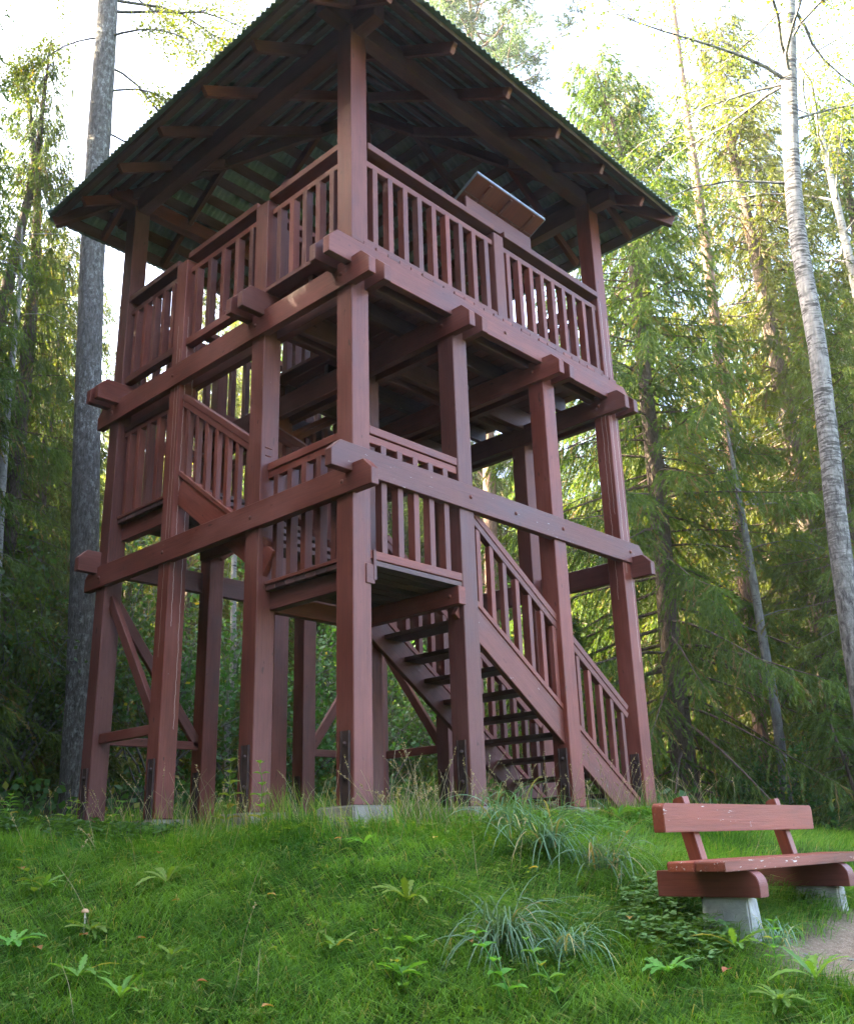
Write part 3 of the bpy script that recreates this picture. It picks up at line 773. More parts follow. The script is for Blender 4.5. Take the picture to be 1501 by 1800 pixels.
# spruces that fill the right side of the picture
for (s, t, k, rz, sc, lab) in [
    (15.0, 3.75, -1, .4, .86, "big sunlit spruce with drooping boughs close behind the right tower corner"),
    (16.8, 6.9, 0, 2.0, 1.0, "sunlit spruce standing just right of the reddish pine trunk"),
    (14.0, 6.45, 2, 1.0, .62, "smaller bushy spruce in front of the slim grey trunk right of the bench back"),
    (19.5, 5.1, 1, 3.3, .92, "tall spruce half hidden between the tower corner spruce and the reddish pine"),
    (17.5, 9.2, 2, 4.4, 1.05, "spruce behind the white birch at the right edge"),
    (21.0, 8.8, 1, .9, .9, "spruce further back between the pine and the white birch"),
    (20.5, 3.0, 2, 5.0, .70, "spruce seen through the tower above the lower stairs")]:
    me = SPN if k < 0 else SP[k]
    x, y = st2w(s, t)
    tree("spruce_tree", lab, me[0], me[1], ground_pt(x, y), rz, sc, "spruces right of the tower")
# sparse dark spruces at the left edge
for (s, t, k, rz, sc, lab) in [
    (15.5, -7.75, 3, .3, .74, "thin-crowned dark spruce, left one of the pair at the left edge"),
    (16.0, -7.3, 3, 2.3, .76, "thin-crowned dark spruce, right one of the pair at the left edge"),
    (18.0, -7.6, 2, 1.3, .80, "lower dark spruce behind the big grey trunk at left"),
    (22.5, -5.8, 2, 4.3, .72, "dark spruce between the big grey trunk and the left tower posts")]:
    x, y = st2w(s, t)
    tree("spruce_tree", lab, SP[k][0], SP[k][1], ground_pt(x, y), rz, sc, "dark spruces left of the tower")
g = np.random.default_rng(77)
# the forest beyond: one label, nothing tells them apart
cnt = 0
for i in range(900):
    s = g.uniform(22, 60); t = g.uniform(-.62, .68)*s
    x, y = st2w(s, t)
    if math.hypot(x-2, y-2) < 15: continue
    if 5.0 < .733*x+.68*y < 12.8 and .733*y-.68*x > -6: continue
    k = g.integers(0, 4)
    lim = 15.5 if s < 30 else 18
    if 2.0 < t < 11: lim *= .78
    hh = (17.0, 19.5, 14.5, 20.0)[k]
    sc = min(g.uniform(.7, 1.1), lim/hh)
    tree("spruce_tree", "tall spruce in the dim forest behind the tower", SP[k][0], SP[k][1], ground_pt(x, y), g.uniform(0, 6.28), sc, "forest spruces behind the tower")
    cnt += 1
    if cnt >= 170: break
# spruces added outside the frame, left and behind the camera, to shade the clearing
off = [(-2, 14, 2, .75), (-.8, 15.5, 2, .78), (1.2, 15.2, 2, .72), (2.6, 15.6, 2, .7), (-5, 8, 1, 1.0), (-2.2, 10, 0, 1.1), (-.8, 9.6, 0, .9), (-3.6, 9.2, 0, 1.05), (-6.6, 7.2, 0, 1.1), (-11, 3.8, 0, 1.15), (-8, 2.2, 2, 1.1), (-8.6, -2.6, 2, 1.1), (-11.5, -1.2, 0, 1.1), (-9.8, 6.8, 1, 1.0), (-4.6, 10.4, 1, 1.05), (-8, 5.5, 1, 1.0), (-9.5, 2.5, 0, 1.1), (-10, -1, 1, 1.0), (-6, 12, 1, 1.05), (-9, 9, 0, 1.1), (-12, 5.5, 1, 1.05), (-13, 1, 0, 1.1), (-12.5, -4, 2, 1.2), (-14, -7.5, 1, 1),
       (-3.2, 14, 1, 1.05), (0, 15, 2, .85), (1.5, 19, 2, .85), (-2, 19, 0, .8), (-6, 17, 0, 1.1), (3.5, 24, 2, .9), (0, 24, 1, .7), (-10, 13, 1, 1.1), (-14, 10, 0, 1.1), (-16, 4, 1, 1.1), (-4, 23, 1, .9)]
for i in range(60):
    a_ = g.uniform(rad(105), rad(238)); r_ = g.uniform(11, 22); x, y = 1+r_*math.cos(a_), 1+r_*math.sin(a_)
    if .733*x+.68*y > 5.8 or math.hypot(x-CAM[0], y-CAM[1]) < 7.5: continue
    if (x-CAM[0])*FH[0]+(y-CAM[1])*FH[1] > 0 and abs((x-CAM[0])*RH[0]+(y-CAM[1])*RH[1]) < .47*((x-CAM[0])*FH[0]+(y-CAM[1])*FH[1])+4.5: continue
    off.append((x, y, int(g.integers(0, 3)), g.uniform(.95, 1.2)))
for i, (x, y, k, sc) in enumerate(off):
    tree("spruce_tree", "unseen spruce added left of the clearing for shade", SP[k][0], SP[k][1], ground_pt(x, y), i*1.7, sc, "unseen spruces added for shade")
# young spruces under the tall ones
for i, (s, t, sc, lab) in enumerate([(12.9, 5.35, .55, "young spruce with a sunlit tip low in front of the grey trunks"), (15.5, 2.2, .75, "young spruce behind the foot of the lower stairs"),
                     (16.5, -5.9, .8, "young spruce left of the big grey trunk"), (19, -3.0, .9, "young spruce in the dark behind the left tower posts"),
                     (14.8, 8.2, .8, "young spruce at the path beside the white birch")]):
    x, y = st2w(s, t); tree("young_spruce", lab, SPY[0], SPY[1], ground_pt(x, y), i*2.1, sc, None)

# named trunks -----------------------------------------------------------------
def single(name, label, P, r, mat, limbs=(), leafmat=None, seed=1, L=2.6, leafsize=.055, nleaf=60, sub=7, droop=.5, sides=14, rlimb=.035, cat="tree", spread=.22, tmean=.5, hang=.4, rough=.06):
    g = np.random.default_rng(seed); base = np.array(P[0]); P = np.array(P)-base
    P[0, 2] -= .3
    tr = trunk_mesh("t", P, r, mat, g, sides, rough, 48); lf = Acc()
    if len(limbs):
        st = []
        for (f, az, el, sc) in limbs:
            zz = f*P[-1, 2]; p = np.array([np.interp(zz, P[:, 2], P[:, i]) for i in range(3)])
            st.append((p, np.array([math.cos(az)*math.cos(el), math.sin(az)*math.cos(el), math.sin(el)]), sc))
        bb = Acc(); leafy(g, bb, lf, st, L, rlimb, leafsize, nleaf, droop, spread, sub, tmean, .03, hang)
        tr.V += bb.V; tr.Q += [q+tr.n for q in bb.Q]; tr.n += bb.n
        for k in tr.a: tr.a[k] += bb.a[k]
    return tree(name, label, tr.mesh(name+"_trunk", mat, True), lf.mesh(name+"_crown", leafmat) if len(limbs) else None, tuple(base), 0, 1, None, cat)
gl = np.random.default_rng(5)
def ring(f0, f1, n, sc0, sc1, el0=.2, el1=.7, az0=0, az1=6.283):
    return [(gl.uniform(f0, f1), gl.uniform(az0, az1), gl.uniform(el0, el1), gl.uniform(sc0, sc1)) for _ in range(n)]
AR = math.atan2(RH[1], RH[0]); AF = math.atan2(FH[1], FH[0])            # headings: to the right, away
single("aspen_tree", "big aspen with a thick dark grey lichen-spotted trunk left of the tower",
       [(1.76, 7.59, .3), (1.66, 7.7, 2.9), (1.56, 7.8, 4.68), (1.48, 7.89, 6.61), (1.39, 7.98, 8.71), (1.33, 8.03, 10.64), (1.3, 8.09, 12.85), (1.27, 8.11, 14.85), (1.1, 8.3, 17.5), (1.0, 8.3, 21)],
       [.27, .225, .21, .205, .20, .20, .19, .165, .12, .08], M_ASPENB,
       [(.69, AR+.1, .02, 1.2), (.52, AR-.2, -.45, .62), (.56, AR+.4, -.3, .75), (.60, AR+.0, .1, .8), (.63, AR+.6, -.1, .9), (.66, AR-.3, .0, .9), (.66, AR+3.3, -.2, .7)]+ring(.70, .98, 14, .8, 1.25, .1, .8),
       M_BIRCHL, 21, 2.6, .06, 120, 11, .8, rlimb=.03)
single("birch_tree", "white birch with a dark blotched trunk leaning in at the right edge",
       [(6.27, -1.63, -.45), (6.24, -1.6, .98), (6.25, -1.6, 2.28), (6.28, -1.64, 3.33), (6.36, -1.72, 4.82), (6.40, -1.76, 5.95), (6.36, -1.71, 7.15), (6.51, -1.88, 9.18), (6.71, -2.09, 11.22), (6.9, -2.3, 13.46), (7.0, -2.4, 16.5)],
       [.165, .14, .125, .12, .115, .11, .105, .10, .09, .08, .05], M_BIRCHB,
       [(.50, AR+2.9, .3, .75), (.56, AR+.2, .5, .8), (.60, AR+2.6, .2, .8)]+ring(.60, .99, 30, .65, 1.15, .0, .75), M_BIRCHL, 22, 2.5, .05, 70, 8, .9, rlimb=.028)
single("pine_tree", "slender pine with a reddish trunk lit along its left side among the spruces",
       [(10.21, 1.49, -.25), (10.21, 1.48, 2.07), (10.26, 1.43, 4.0), (10.31, 1.37, 5.56), (10.31, 1.37, 7.44), (10.37, 1.32, 9.58), (10.37, 1.32, 11.77), (10.36, 1.33, 13.85), (10.38, 1.31, 16.54), (10.43, 1.25, 18.98)],
       [.13, .115, .11, .105, .10, .092, .085, .078, .068, .055], M_PINEB)
single("grey_alder", "slim pale grey trunk standing right behind the bench back",
       [(8.45, .44, -.45), (8.47, .41, 1.44), (8.45, .44, 2.18), (8.44, .45, 3.11), (8.40, .47, 4.4), (8.36, .5, 5.9)],
       [.085, .072, .068, .058, .045, .015], M_GREYB, ring(.45, .98, 12, .45, .8, .1, .7), M_BIRCHL, 23, 1.8, .05, 45, 6, .6, rlimb=.018)
single("spruce_trunk_tree", "straight brown conifer trunk seen through the tower above the stairs",
       [(8.79, 5.93, .1), (8.87, 5.85, 3.58), (8.92, 5.79, 6.44), (8.96, 5.74, 8.96), (9.0, 5.7, 13)], [.16, .14, .13, .115, .06], M_PINEB)
single("thin_birch", "thin crooked white birch seen between the left tower posts",
       [(6.72, 11.07, .5), (6.65, 11.14, 2.63), (6.74, 11.05, 3.2), (6.70, 11.09, 3.93), (6.66, 11.11, 5.41), (6.7, 11.1, 8.05)], [.085, .07, .068, .062, .05, .02], M_BIRCHT,
       ring(.4, .98, 9, .5, .8, .1, .7), M_BUSH, 24, 1.9, .055, 40, 6, .5, rlimb=.015)
single("slim_birch", "slim pale trunk leaning across the dark spruces at the left edge",
       [(1.34, 9.5, .3), (1.1, 9.76, 4.59), (1.01, 9.86, 7.15), (1.0, 9.87, 9.2), (.9, 9.9, 10.6)], [.085, .075, .068, .05, .015], M_BIRCHT,
       ring(.6, .98, 10, .5, .9, .1, .7), M_BIRCHL, 25, 2.0, .05, 40, 6, .7, rlimb=.018)
# a leafy birch behind the right one and one at the far left corner
for (s, t, seed, lab) in [(15.5, 8.0, 31, "leafy birch with hanging yellow-green crown behind the white birch"), (19, 10.2, 32, "leafy birch at the right edge behind the others")]:
    x, y = st2w(s, t); z = Hs(x, y)
    single("birch_tree", lab, [(x, y, z-.1), (x+.1, y, z+5), (x+.2, y+.1, z+10), (x+.1, y+.2, z+15.5)], [.12, .10, .08, .03], M_BIRCHT,
           ring(.40, .99, 34, .7, 1.2, .0, .8), M_BIRCHL, seed, 2.7, .055, 62, 8, 1.0, rlimb=.025, tmean=.62)
# tall pine whose crown shows above the roof
def pine_crown(seed, P, limbs, L):
    g = np.random.default_rng(seed); bb = Acc(); C = []; D = []
    for f, az, el, sc in limbs:
        zz = f*P[-1][2]; p = [np.interp(zz, [q[2] for q in P], [q[i] for q in P]) for i in range(3)]
        B_ = branch_path(g, p, (math.cos(az)*math.cos(el), math.sin(az)*math.cos(el), math.sin(el)), L*sc, 8, -.25, .22)
        bb.tube(B_, np.linspace(.05*sc, .012, 8), 5)
        for k in range(9):
            i = g.integers(3, 8); Q = branch_path(g, B_[i], nrmz(rvec(g, 1)[0]+np.array([0, 0, .4])), L*sc*g.uniform(.2, .42), 4, -.3, .2)
            bb.tube(Q, np.linspace(.014, .005, 4), 3)
            for q in (Q[-1], Q[-2], Q[1]):
                m = 8; C.append(q+g.normal(size=(m, 3))*.16); D.append(nrmz(g.normal(size=(m, 3))+np.array([0, 0, .5])))
    C = np.concatenate(C); D = np.concatenate(D); n = len(C); nb = 16; J = np.repeat(np.arange(n), nb); m = len(J)
    d = nrmz(D[J]*.7+rvec(g, m)); ln = g.uniform(.10, .19, m)[:, None]; wd = nrmz(np.cross(d, rvec(g, m)))*.013
    cr = Acc(); b0 = C[J]+D[J]*g.uniform(-.1, .1, m)[:, None]
    cr.tris(np.stack([b0-wd, b0+wd, b0+d*ln], 1), np.clip(.5+g.normal(size=m)*.2, 0, 1))
    return bb, cr
pp = [(0, 0, -.3), (.2, -.2, 15), (.35, -.4, 22), (.4, -.4, 25.5), (.5, -.4, 30)]
bb, cr = pine_crown(41, pp, [(f, a, e, s_) for f, a, e, s_ in ring(.60, .97, 46, .7, 1.15, -.15, .5)], 3.5)
tr = trunk_mesh("t", pp, [.26, .2, .15, .12, .06], None, np.random.default_rng(3), 10, .05, 40)
tr.V += bb.V; tr.Q += [q+tr.n for q in bb.Q]; tr.n += bb.n
for k in tr.a: tr.a[k] += bb.a[k]
tree("pine_tree", "tall pine whose loose blue-green crown shows above the roof's right slope", tr.mesh("pine_trunk", M_PINEB, True), cr.mesh("pine_crown", M_PINE), ground_pt(14.9, 11.1), 0, .93)

# shrubs -----------------------------------------------------------------------
def shrub(seed, n, L, leafsize, nleaf):
    g = np.random.default_rng(seed); b_ = Acc(); l_ = Acc()
    st = [((g.normal()*.15, g.normal()*.15, 0), (math.cos(a)*.6, math.sin(a)*.6, g.uniform(.6, 1.4)), g.uniform(.6, 1.1)) for a in g.uniform(0, 6.28, n)]
    leafy(g, b_, l_, st, L, .018, leafsize, nleaf, .5, .25, 8, .5, .015, .3)
    return b_.mesh("shrub_stems", M_GREYB), l_.mesh("shrub_leaves", M_BUSH)
SH = [shrub(51, 10, 2.6, .085, 42), shrub(52, 8, 1.5, .07, 40), shrub(53, 13, 3.6, .09, 42)]
for i, (s, t, k, sc, lab) in enumerate([
    (16.2, -7.0, 2, 1.0, "tall leafy shrub at the left edge beside the big grey trunk"), (17.5, -5.0, 2, 1.15, "tall leafy shrub just right of the big grey trunk"),
    (15.6, -8.0, 0, 1.0, "dark leafy shrub low at the far left edge"), (19.5, -6.6, 2, 1.3, "broad shrub behind the big grey trunk"),
    (19.0, -2.6, 0, 1.1, "dark shrub behind the second tower post from the left"), (20.5, -1.2, 2, 1.0, "tall shrub behind the middle of the tower"),
    (18.5, .6, 1, 1.1, "low shrub behind the stairs"), (15.8, 3.0, 1, .9, "low shrub right behind the tower's right corner post"),
    (14.2, 4.8, 1, .8, "low shrub in the shade behind the bench"), (14.6, 6.9, 1, .75, "low shrub at the foot of the grey trunks"),
    (21.5, -4.2, 2, 1.2, "tall shrub deep behind the left posts"), (13.9, 7.9, 1, .8, "low shrub by the far end of the path"),
    (23.0, .8, 2, 1.2, "tall shrub deep behind the stairs")]):
    x, y = st2w(s, t); tree("leafy_shrub", lab, SH[k][0], SH[k][1], ground_pt(x, y), i*1.3, sc, None, "shrub", "leaves")

# ---------------------------------------------------------------- ground cover
def ray_lim(s): return .50*s+.5
g = np.random.default_rng(99)
def normal_at(x, y):
    e = .06; hx = (H(x+e, y)-H(x-e, y))/(2*e); hy = (H(x, y+e)-H(x, y-e))/(2*e)
    return hx, hy
def blades(n, s0, s1, L0, L1, w0, w1, lean0, lean1, keep, tintf, dryp, pw=1.0):
    s = s0+(s1-s0)*g.random(n)**pw; t = (g.random(n)*2-1)*ray_lim(s)
    x, y = st2w(s, t); x = np.asarray(x); y = np.asarray(y)
    k = g.random(n) < keep(x, y, s, t); x, y, s, t = x[k], y[k], s[k], t[k]; n = len(x)
    z = H(x, y)-.01; hx, hy = normal_at(x, y)
    cl = fbm(x*5, y*5, 61); sw = fbm(x*1.3, y*1.3, 62)
    ang = np.arctan2(-hy, -hx)*1.0+(sw-.5)*5+(cl-.5)*3+g.normal(size=n)*.8
    slope = np.clip(np.hypot(hx, hy)/.35, 0, 1)
    flow = np.stack([np.cos(ang), np.sin(ang), -.25*slope], -1)
    lean = lean0+(lean1-lean0)*np.clip(slope*.7+.5*(cl-.3)+g.normal(size=n)*.15, 0, 1)
    L = g.uniform(L0, L1, n)*(.55+.9*cl)*(.75+.5*fbm(x*.9, y*.9, 64))
    up = np.array([0, 0, 1.])
    d1 = np.cos(lean*.55)[:, None]*up+np.sin(lean*.55)[:, None]*flow
    d2 = np.cos(lean*1.35)[:, None]*up+np.sin(lean*1.35)[:, None]*flow
    b0 = np.stack([x, y, z], -1); m1 = b0+d1*(L*.5)[:, None]; tp = m1+d2*(L*.55)[:, None]
    wv = nrmz(np.cross(flow, up)+g.normal(size=(n, 3))*.3)*(g.uniform(w0, w1, n)*.5)[:, None]
    V = np.stack([b0-wv, b0+wv, m1-wv*.8, m1+wv*.8, tp], 1).reshape(-1, 3)
    i0 = np.arange(n)*5
    q = np.stack([i0, i0+1, i0+3, i0+2], -1); tr_ = np.stack([i0+2, i0+3, i0+4], -1)
    tint = np.clip(tintf(x, y)+g.normal(size=n)*.26, 0, 1); dry = (g.random(n) < dryp).astype(float)*g.uniform(.5, 1, n)
    return V, q, tr_, np.repeat(tint, 5), np.repeat(dry, 5)
def under_tower(x, y): return (x > .35) & (x < 4.1) & (y > .35) & (y < 4.0)
def block_front(x, y):
    m_ = np.zeros(np.shape(x))
    for bx, by in ((0, 0), (1.34, 0), (2.81, 0), (0, 1.27)):
        m_ = np.maximum(m_, ((x > bx-.30) & (x < bx+.45) & (y > by-.30) & (y < by+.45)).astype(float))
    return m_
def gkeep(x, y, s, t): return (1-dirt_mask(x, y))*(1-.97*block_front(x, y))*(1-forest_mask(x, y)*.93)*np.where(under_tower(x, y), .55, 1)
def gtint(x, y): return np.clip(.05+1.5*(fbm(x*1.3, y*1.3, 65)-.22), 0, 1)+.7*(fbm(x*6, y*6, 66)-.5)
parts = [blades(125000, 4.0, 7.4, .11, .27, .0028, .0055, .7, 1.3, gkeep, gtint, .06, 1.25),
         blades(85000, 7.0, 13, .09, .20, .004, .007, .35, .95, gkeep, gtint, .05, 1.0),
         blades(26000, 13, 22, .12, .26, .008, .014, .3, .9, gkeep, gtint, .06, 1.0)]
def join_blades(parts):
    V = []; Q = []; T_ = []; a = []; d = []; off = 0
    for v, q, t_, ti, dr in parts:
        V.append(v); Q.append(q+off); T_.append(t_+off); a.append(ti); d.append(dr); off += len(v)
    return np.concatenate(V), [np.concatenate(Q), np.concatenate(T_)], {'tint': np.concatenate(a), 'dry': np.concatenate(d)}
V, P_, at = join_blades(parts)
tag(obj("grass", raw_mesh("grass", V, P_, M_GRASS, at)), "soft green grass covering the mound", "grass", kind='stuff')
# taller mixed grass along the foot of the tower
def near_tower(x, y, s, t):
    d = np.hypot(np.maximum(np.maximum(-x, x-4.4), 0), np.maximum(np.maximum(-y, y-4.3), 0))
    return sst(.85, .15, d)*np.where(under_tower(x, y), .25, 1)*(.25+1.0*fbm(x*2.2, y*2.2, 71))*np.where((x < -.1) | (y < -.1), 1, .4)*(1-dirt_mask(x, y))*(1-block_front(x, y))
V, P_, at = join_blades([blades(15000, 6.6, 13, .18, .38, .004, .008, .15, .8, near_tower, lambda x, y: gtint(x, y)+.2, .40),
    blades(9000, 6.3, 9.2, .22, .46, .004, .007, .1, .95, lambda x, y, s, t: near_tower(x, y, s, t)*np.exp(-((x+.25)**2+(y-.5)**2)/1.6)*1.6, lambda x, y: gtint(x, y)*0+.85, .45)])
tag(obj("tall_grass", raw_mesh("tall_grass", V, P_, M_GRASS, at)), "taller mixed grass along the foot of the tower", "grass", kind='stuff')
# forest floor litter and low plants
n = 26000; s = g.uniform(11.5, 30, n); t = (g.random(n)*2-1)*(.55*s+1); x, y = st2w(s, t)
k = g.random(n) < forest_mask(x, y)*np.where(fbm(x*.8, y*.8, 81) > .45, 1, .25); x, y = x[k], y[k]; n = len(x)
C = np.stack([x, y, H(x, y)+g.random(n)**2*.45], -1); lf = Acc()
lf.quads(leaf_quads(g, C, .13, -.2), np.clip(.2+.6*fbm(x, y, 82)+g.normal(size=n)*.15, 0, 1), (g.random(n) < .06).astype(float)*.6)
tag(obj("undergrowth", lf.mesh("undergrowth", M_BUSH)), "low leafy undergrowth on the forest floor", "undergrowth", kind='stuff')
# ---------------------------------------------------------------- plants one can tell apart
def blade_strip(acc, p, d, L, wd, n, curl, tint, dry=0., tooth=0., twist=0., g=None):
    """a narrow leaf: quads along a path that starts in direction d and bends down by curl; tooth makes lobed margins"""
    d = np.array(d, float); d /= np.linalg.norm(d); P = [np.array(p, float)]
    for i in range(n):
        P.append(P[-1]+d*L/n); d = d+np.array([0, 0, -curl/n]); d /= np.linalg.norm(d)
    P = np.array(P); hz = np.cross(d, [0, 0, 1.]); hz = hz/max(np.linalg.norm(hz), 1e-6)
    hz = hz*math.cos(twist)+np.array([0, 0, 1.])*math.sin(twist)
    u = np.linspace(0, 1, n+1); prof = (np.sin(np.pi*np.clip(u*.9+.1, 0, 1))**.7 if tooth >= 0 else (1-u**2)*.9+.1)
    if tooth > 0: prof = prof*(1-tooth*(np.arange(n+1) % 2))*(.35+.8*u)
    prof[-1] = .02
    l = P-hz*(wd*prof/2)[:, None]; r_ = P+hz*(wd*prof/2)[:, None]
    r_[:, 2] += wd*prof*.12; l[:, 2] += wd*prof*.12
    q = np.concatenate([np.stack([l[:-1], P[:-1], P[1:], l[1:]], 1), np.stack([P[:-1], r_[:-1], r_[1:], P[1:]], 1)])
    acc.quads(q, np.full(len(q), tint), np.full(len(q), dry))
def plant(name, label, me, x, y, rz, s, group=None, cat="plant", dz=0.0):
    o = link(bpy.data.objects.new(name, me), None, Matrix.Translation((x, y, Hs(x, y)+dz)) @ Matrix.Rotation(rz, 4, 'Z') @ Matrix.Scale(s, 4))
    return tag(o, label, cat, group)
g = np.random.default_rng(7)
def rosette_mesh(seed, n, L, wd, lift, tooth):
    g = np.random.default_rng(seed); a = Acc()
    for i in range(n):
        az = i*2.4+g.normal()*.3; el = lift*g.uniform(.6, 1.3)
        blade_strip(a, (0, 0, .02), (math.cos(az), math.sin(az), el), L*g.uniform(.7, 1.2), wd*g.uniform(.8, 1.2), 11, g.uniform(.5, 1.5), np.clip(.5+g.normal()*.25, 0, 1), .7 if g.random() < .08 else 0, tooth, g.normal()*.2)
    return a.mesh("rosette", M_WEED)
ROS = [rosette_mesh(1, 10, .15, .046, .75, .5), rosette_mesh(2, 7, .17, .05, 1.0, .4), rosette_mesh(3, 12, .12, .042, .6, .55), rosette_mesh(9, 9, .14, .05, .8, .45)]
for i, (x, y, lab) in enumerate([
    (-2.03, .66, "dandelion plant at the left edge of the slope"), (-1.58, -.03, "dandelion plant beside the fallen leaf low on the left slope"), (-2.14, -.18, "dandelion plant just below the little mushroom"),
    (-1.98, -.75, "dandelion plant between the mushroom and the bottom edge"), (-1.46, -1.46, "dandelion plant with torn leaves in the middle of the slope"), (-.89, -1.42, "dandelion plant upslope of the middle sedge tuft"),
    (-1.19, -1.75, "small dandelion plant left of the lowest sedge tuft"), (-1.44, -1.92, "dandelion plant low in the middle of the grass"), (-2.43, -.62, "dandelion plant in the bottom left corner"), (-2.38, -.95, "broad dandelion plant at the bottom edge left of centre"),
    (-.63, -.07, "dandelion plant under the near corner footing"), (-.55, -.7, "dandelion plant down slope from the near corner footing"), (3.2, -.6, "dandelion plant by the foot of the right corner post"), (2.7, -.55, "dandelion plant before the third right-hand post"),
    (-.6, 2.5, "dandelion plant at the foot of the second left post"), (-.65, -2.92, "pale dandelion plant left of the bench's near leg"), (-.28, -3.09, "dandelion plant right under the bench's near end"), (-.49, -3.56, "dandelion plant beside the dirt path corner"), (-.73, -3.5, "dandelion plant at the lower right of the grass"),
    (-2.48, .03, "dandelion plant cut by the left edge of the view")]):
    plant("dandelion_plant", lab, ROS[i % 4], x, y, i*1.9, g.uniform(.9, 1.35), "dandelion plants on the mound", dz=.06)
def sedge_mesh(seed, n, L):
    g = np.random.default_rng(seed); a = Acc()
    for i in range(n):
        az = g.uniform(0, 6.28) if g.random() < .45 else g.normal()*.7-1.2
        el = g.uniform(.5, 2.4)
        blade_strip(a, (g.normal()*.05, g.normal()*.05, 0), (math.cos(az), math.sin(az), el), L*g.uniform(.55, 1.15), .0085, 9, g.uniform(1.6, 3.2), np.clip(.5+g.normal()*.28, 0, 1), .9 if g.random() < .10 else 0, -1, g.normal()*.3)
    return a.mesh("sedge", M_SEDGE)
SED = [sedge_mesh(4, 95, .46), sedge_mesh(5, 70, .40), sedge_mesh(6, 120, .52)]
for i, (x, y, k, s, lab) in enumerate([(.75, -.85, 1, 1.3, "blue-green sedge tuft highest on the slope below the second post"), (.5, -1.35, 0, 1.25, "blue-green sedge tuft in the middle of the right slope"),
     (.58, -1.75, 1, 1.2, "blue-green sedge tuft hanging down the slope toward the bench"), (-.80, -2.05, 2, .95, "large blue-green sedge tuft low in the foreground"), (-.70, -2.38, 1, .85, "smaller sedge tuft right beside the large foreground one"), (-.05, -3.2, 1, .55, "small grass tuft against the bench's near concrete leg")]):
    plant("sedge_tuft", lab, SED[k], x, y, (-1.0, -.8, -.6, -1.1, -.4, 2)[i], s*1.22, "sedge tufts on the slope", dz=.05)
def ovate(acc, p, d, L, wd, tint, g, dry=0):
    d = np.array(d, float); d /= np.linalg.norm(d); hz = np.cross(d, [0, 0, 1.]); hz /= max(np.linalg.norm(hz), 1e-6)
    n = 5; u = np.linspace(0, 1, n+1); P = np.array(p)+d*(L*u)[:, None]; P[:, 2] -= L*.35*u**2
    pr = np.array([.08, .8, 1, .82, .45, .02])*wd/2
    up = np.array([0, 0, 1.])
    l = P-hz*pr[:, None]+up*(pr*.35)[:, None]; r_ = P+hz*pr[:, None]+up*(pr*.35)[:, None]
    q = np.concatenate([np.stack([l[:-1], P[:-1], P[1:], l[1:]], 1), np.stack([P[:-1], r_[:-1], r_[1:], P[1:]], 1)])
    acc.quads(q, np.clip(tint+g.normal(size=len(q))*.04, 0, 1), np.full(len(q), dry))
def weed_mesh(seed, h, pairs, L):
    g = np.random.default_rng(seed); a = Acc(); P = branch_path(g, (0, 0, -.02), (g.normal()*.15, g.normal()*.15, 1), h, 8, .05, .08)
    a.tube(P, np.linspace(.005, .0025, 8), 5, .3)
    for i in range(pairs):
        f = .2+.8*i/(pairs-1); j = min(int(f*7), 6); p = P[j]*(1-(f*7-j))+P[min(j+1, 7)]*(f*7-j); a0 = i*1.57+g.normal()*.3
        for s_ in (0, math.pi):
            ovate(a, p, (math.cos(a0+s_), math.sin(a0+s_), .55), L*(1.15-.5*f)*g.uniform(.8, 1.15), L*.58*(1.15-.5*f), np.clip(.55+g.normal()*.2, 0, 1), g, .6 if g.random() < .05 else 0)
    return a.mesh("weed", M_WEED)
WD = [weed_mesh(61, .50, 6, .13), weed_mesh(62, .36, 5, .12), weed_mesh(63, .28, 5, .09)]
for i, (x, y, k, s, lab) in enumerate([(-.36, 1.12, 0, 1.0, "tall leafy weed in front of the second left footing, its left stem"), (-.40, .62, 0, .9, "tall leafy weed right of the second left footing"),
     (-2.1, .6, 1, .8, "leafy weed on the left slope edge"), (-1.47, -2.0, 2, .9, "bright little seedling left of the large sedge tuft"), (-.6, 3.3, 1, .9, "leafy weed in front of the far left post"),
     (-1.25, -2.45, 1, .85, "pale green bramble shoot at the foot of the large sedge tuft"), (-1.12, -2.62, 2, 1.0, "bright green seedling at the bottom edge below the sedge"), (-.8, 3.0, 1, .9, "leafy weed left of the second post from the left"), (-.75, 2.3, 2, 1.1, "low leafy weed below the second post from the left"),
     (-.95, 3.9, 1, 1.0, "leafy weed left of the far left post"), (-1.1, 3.4, 2, 1.2, "low leafy weed at the left crest of the mound"), (-.31, -3.3, 2, .7, "small seedling beside the bench's near leg")]):
    plant("leafy_weed", lab, WD[k], x, y, i*2.2, s*1.15, "leafy weeds on the mound", dz=.05)
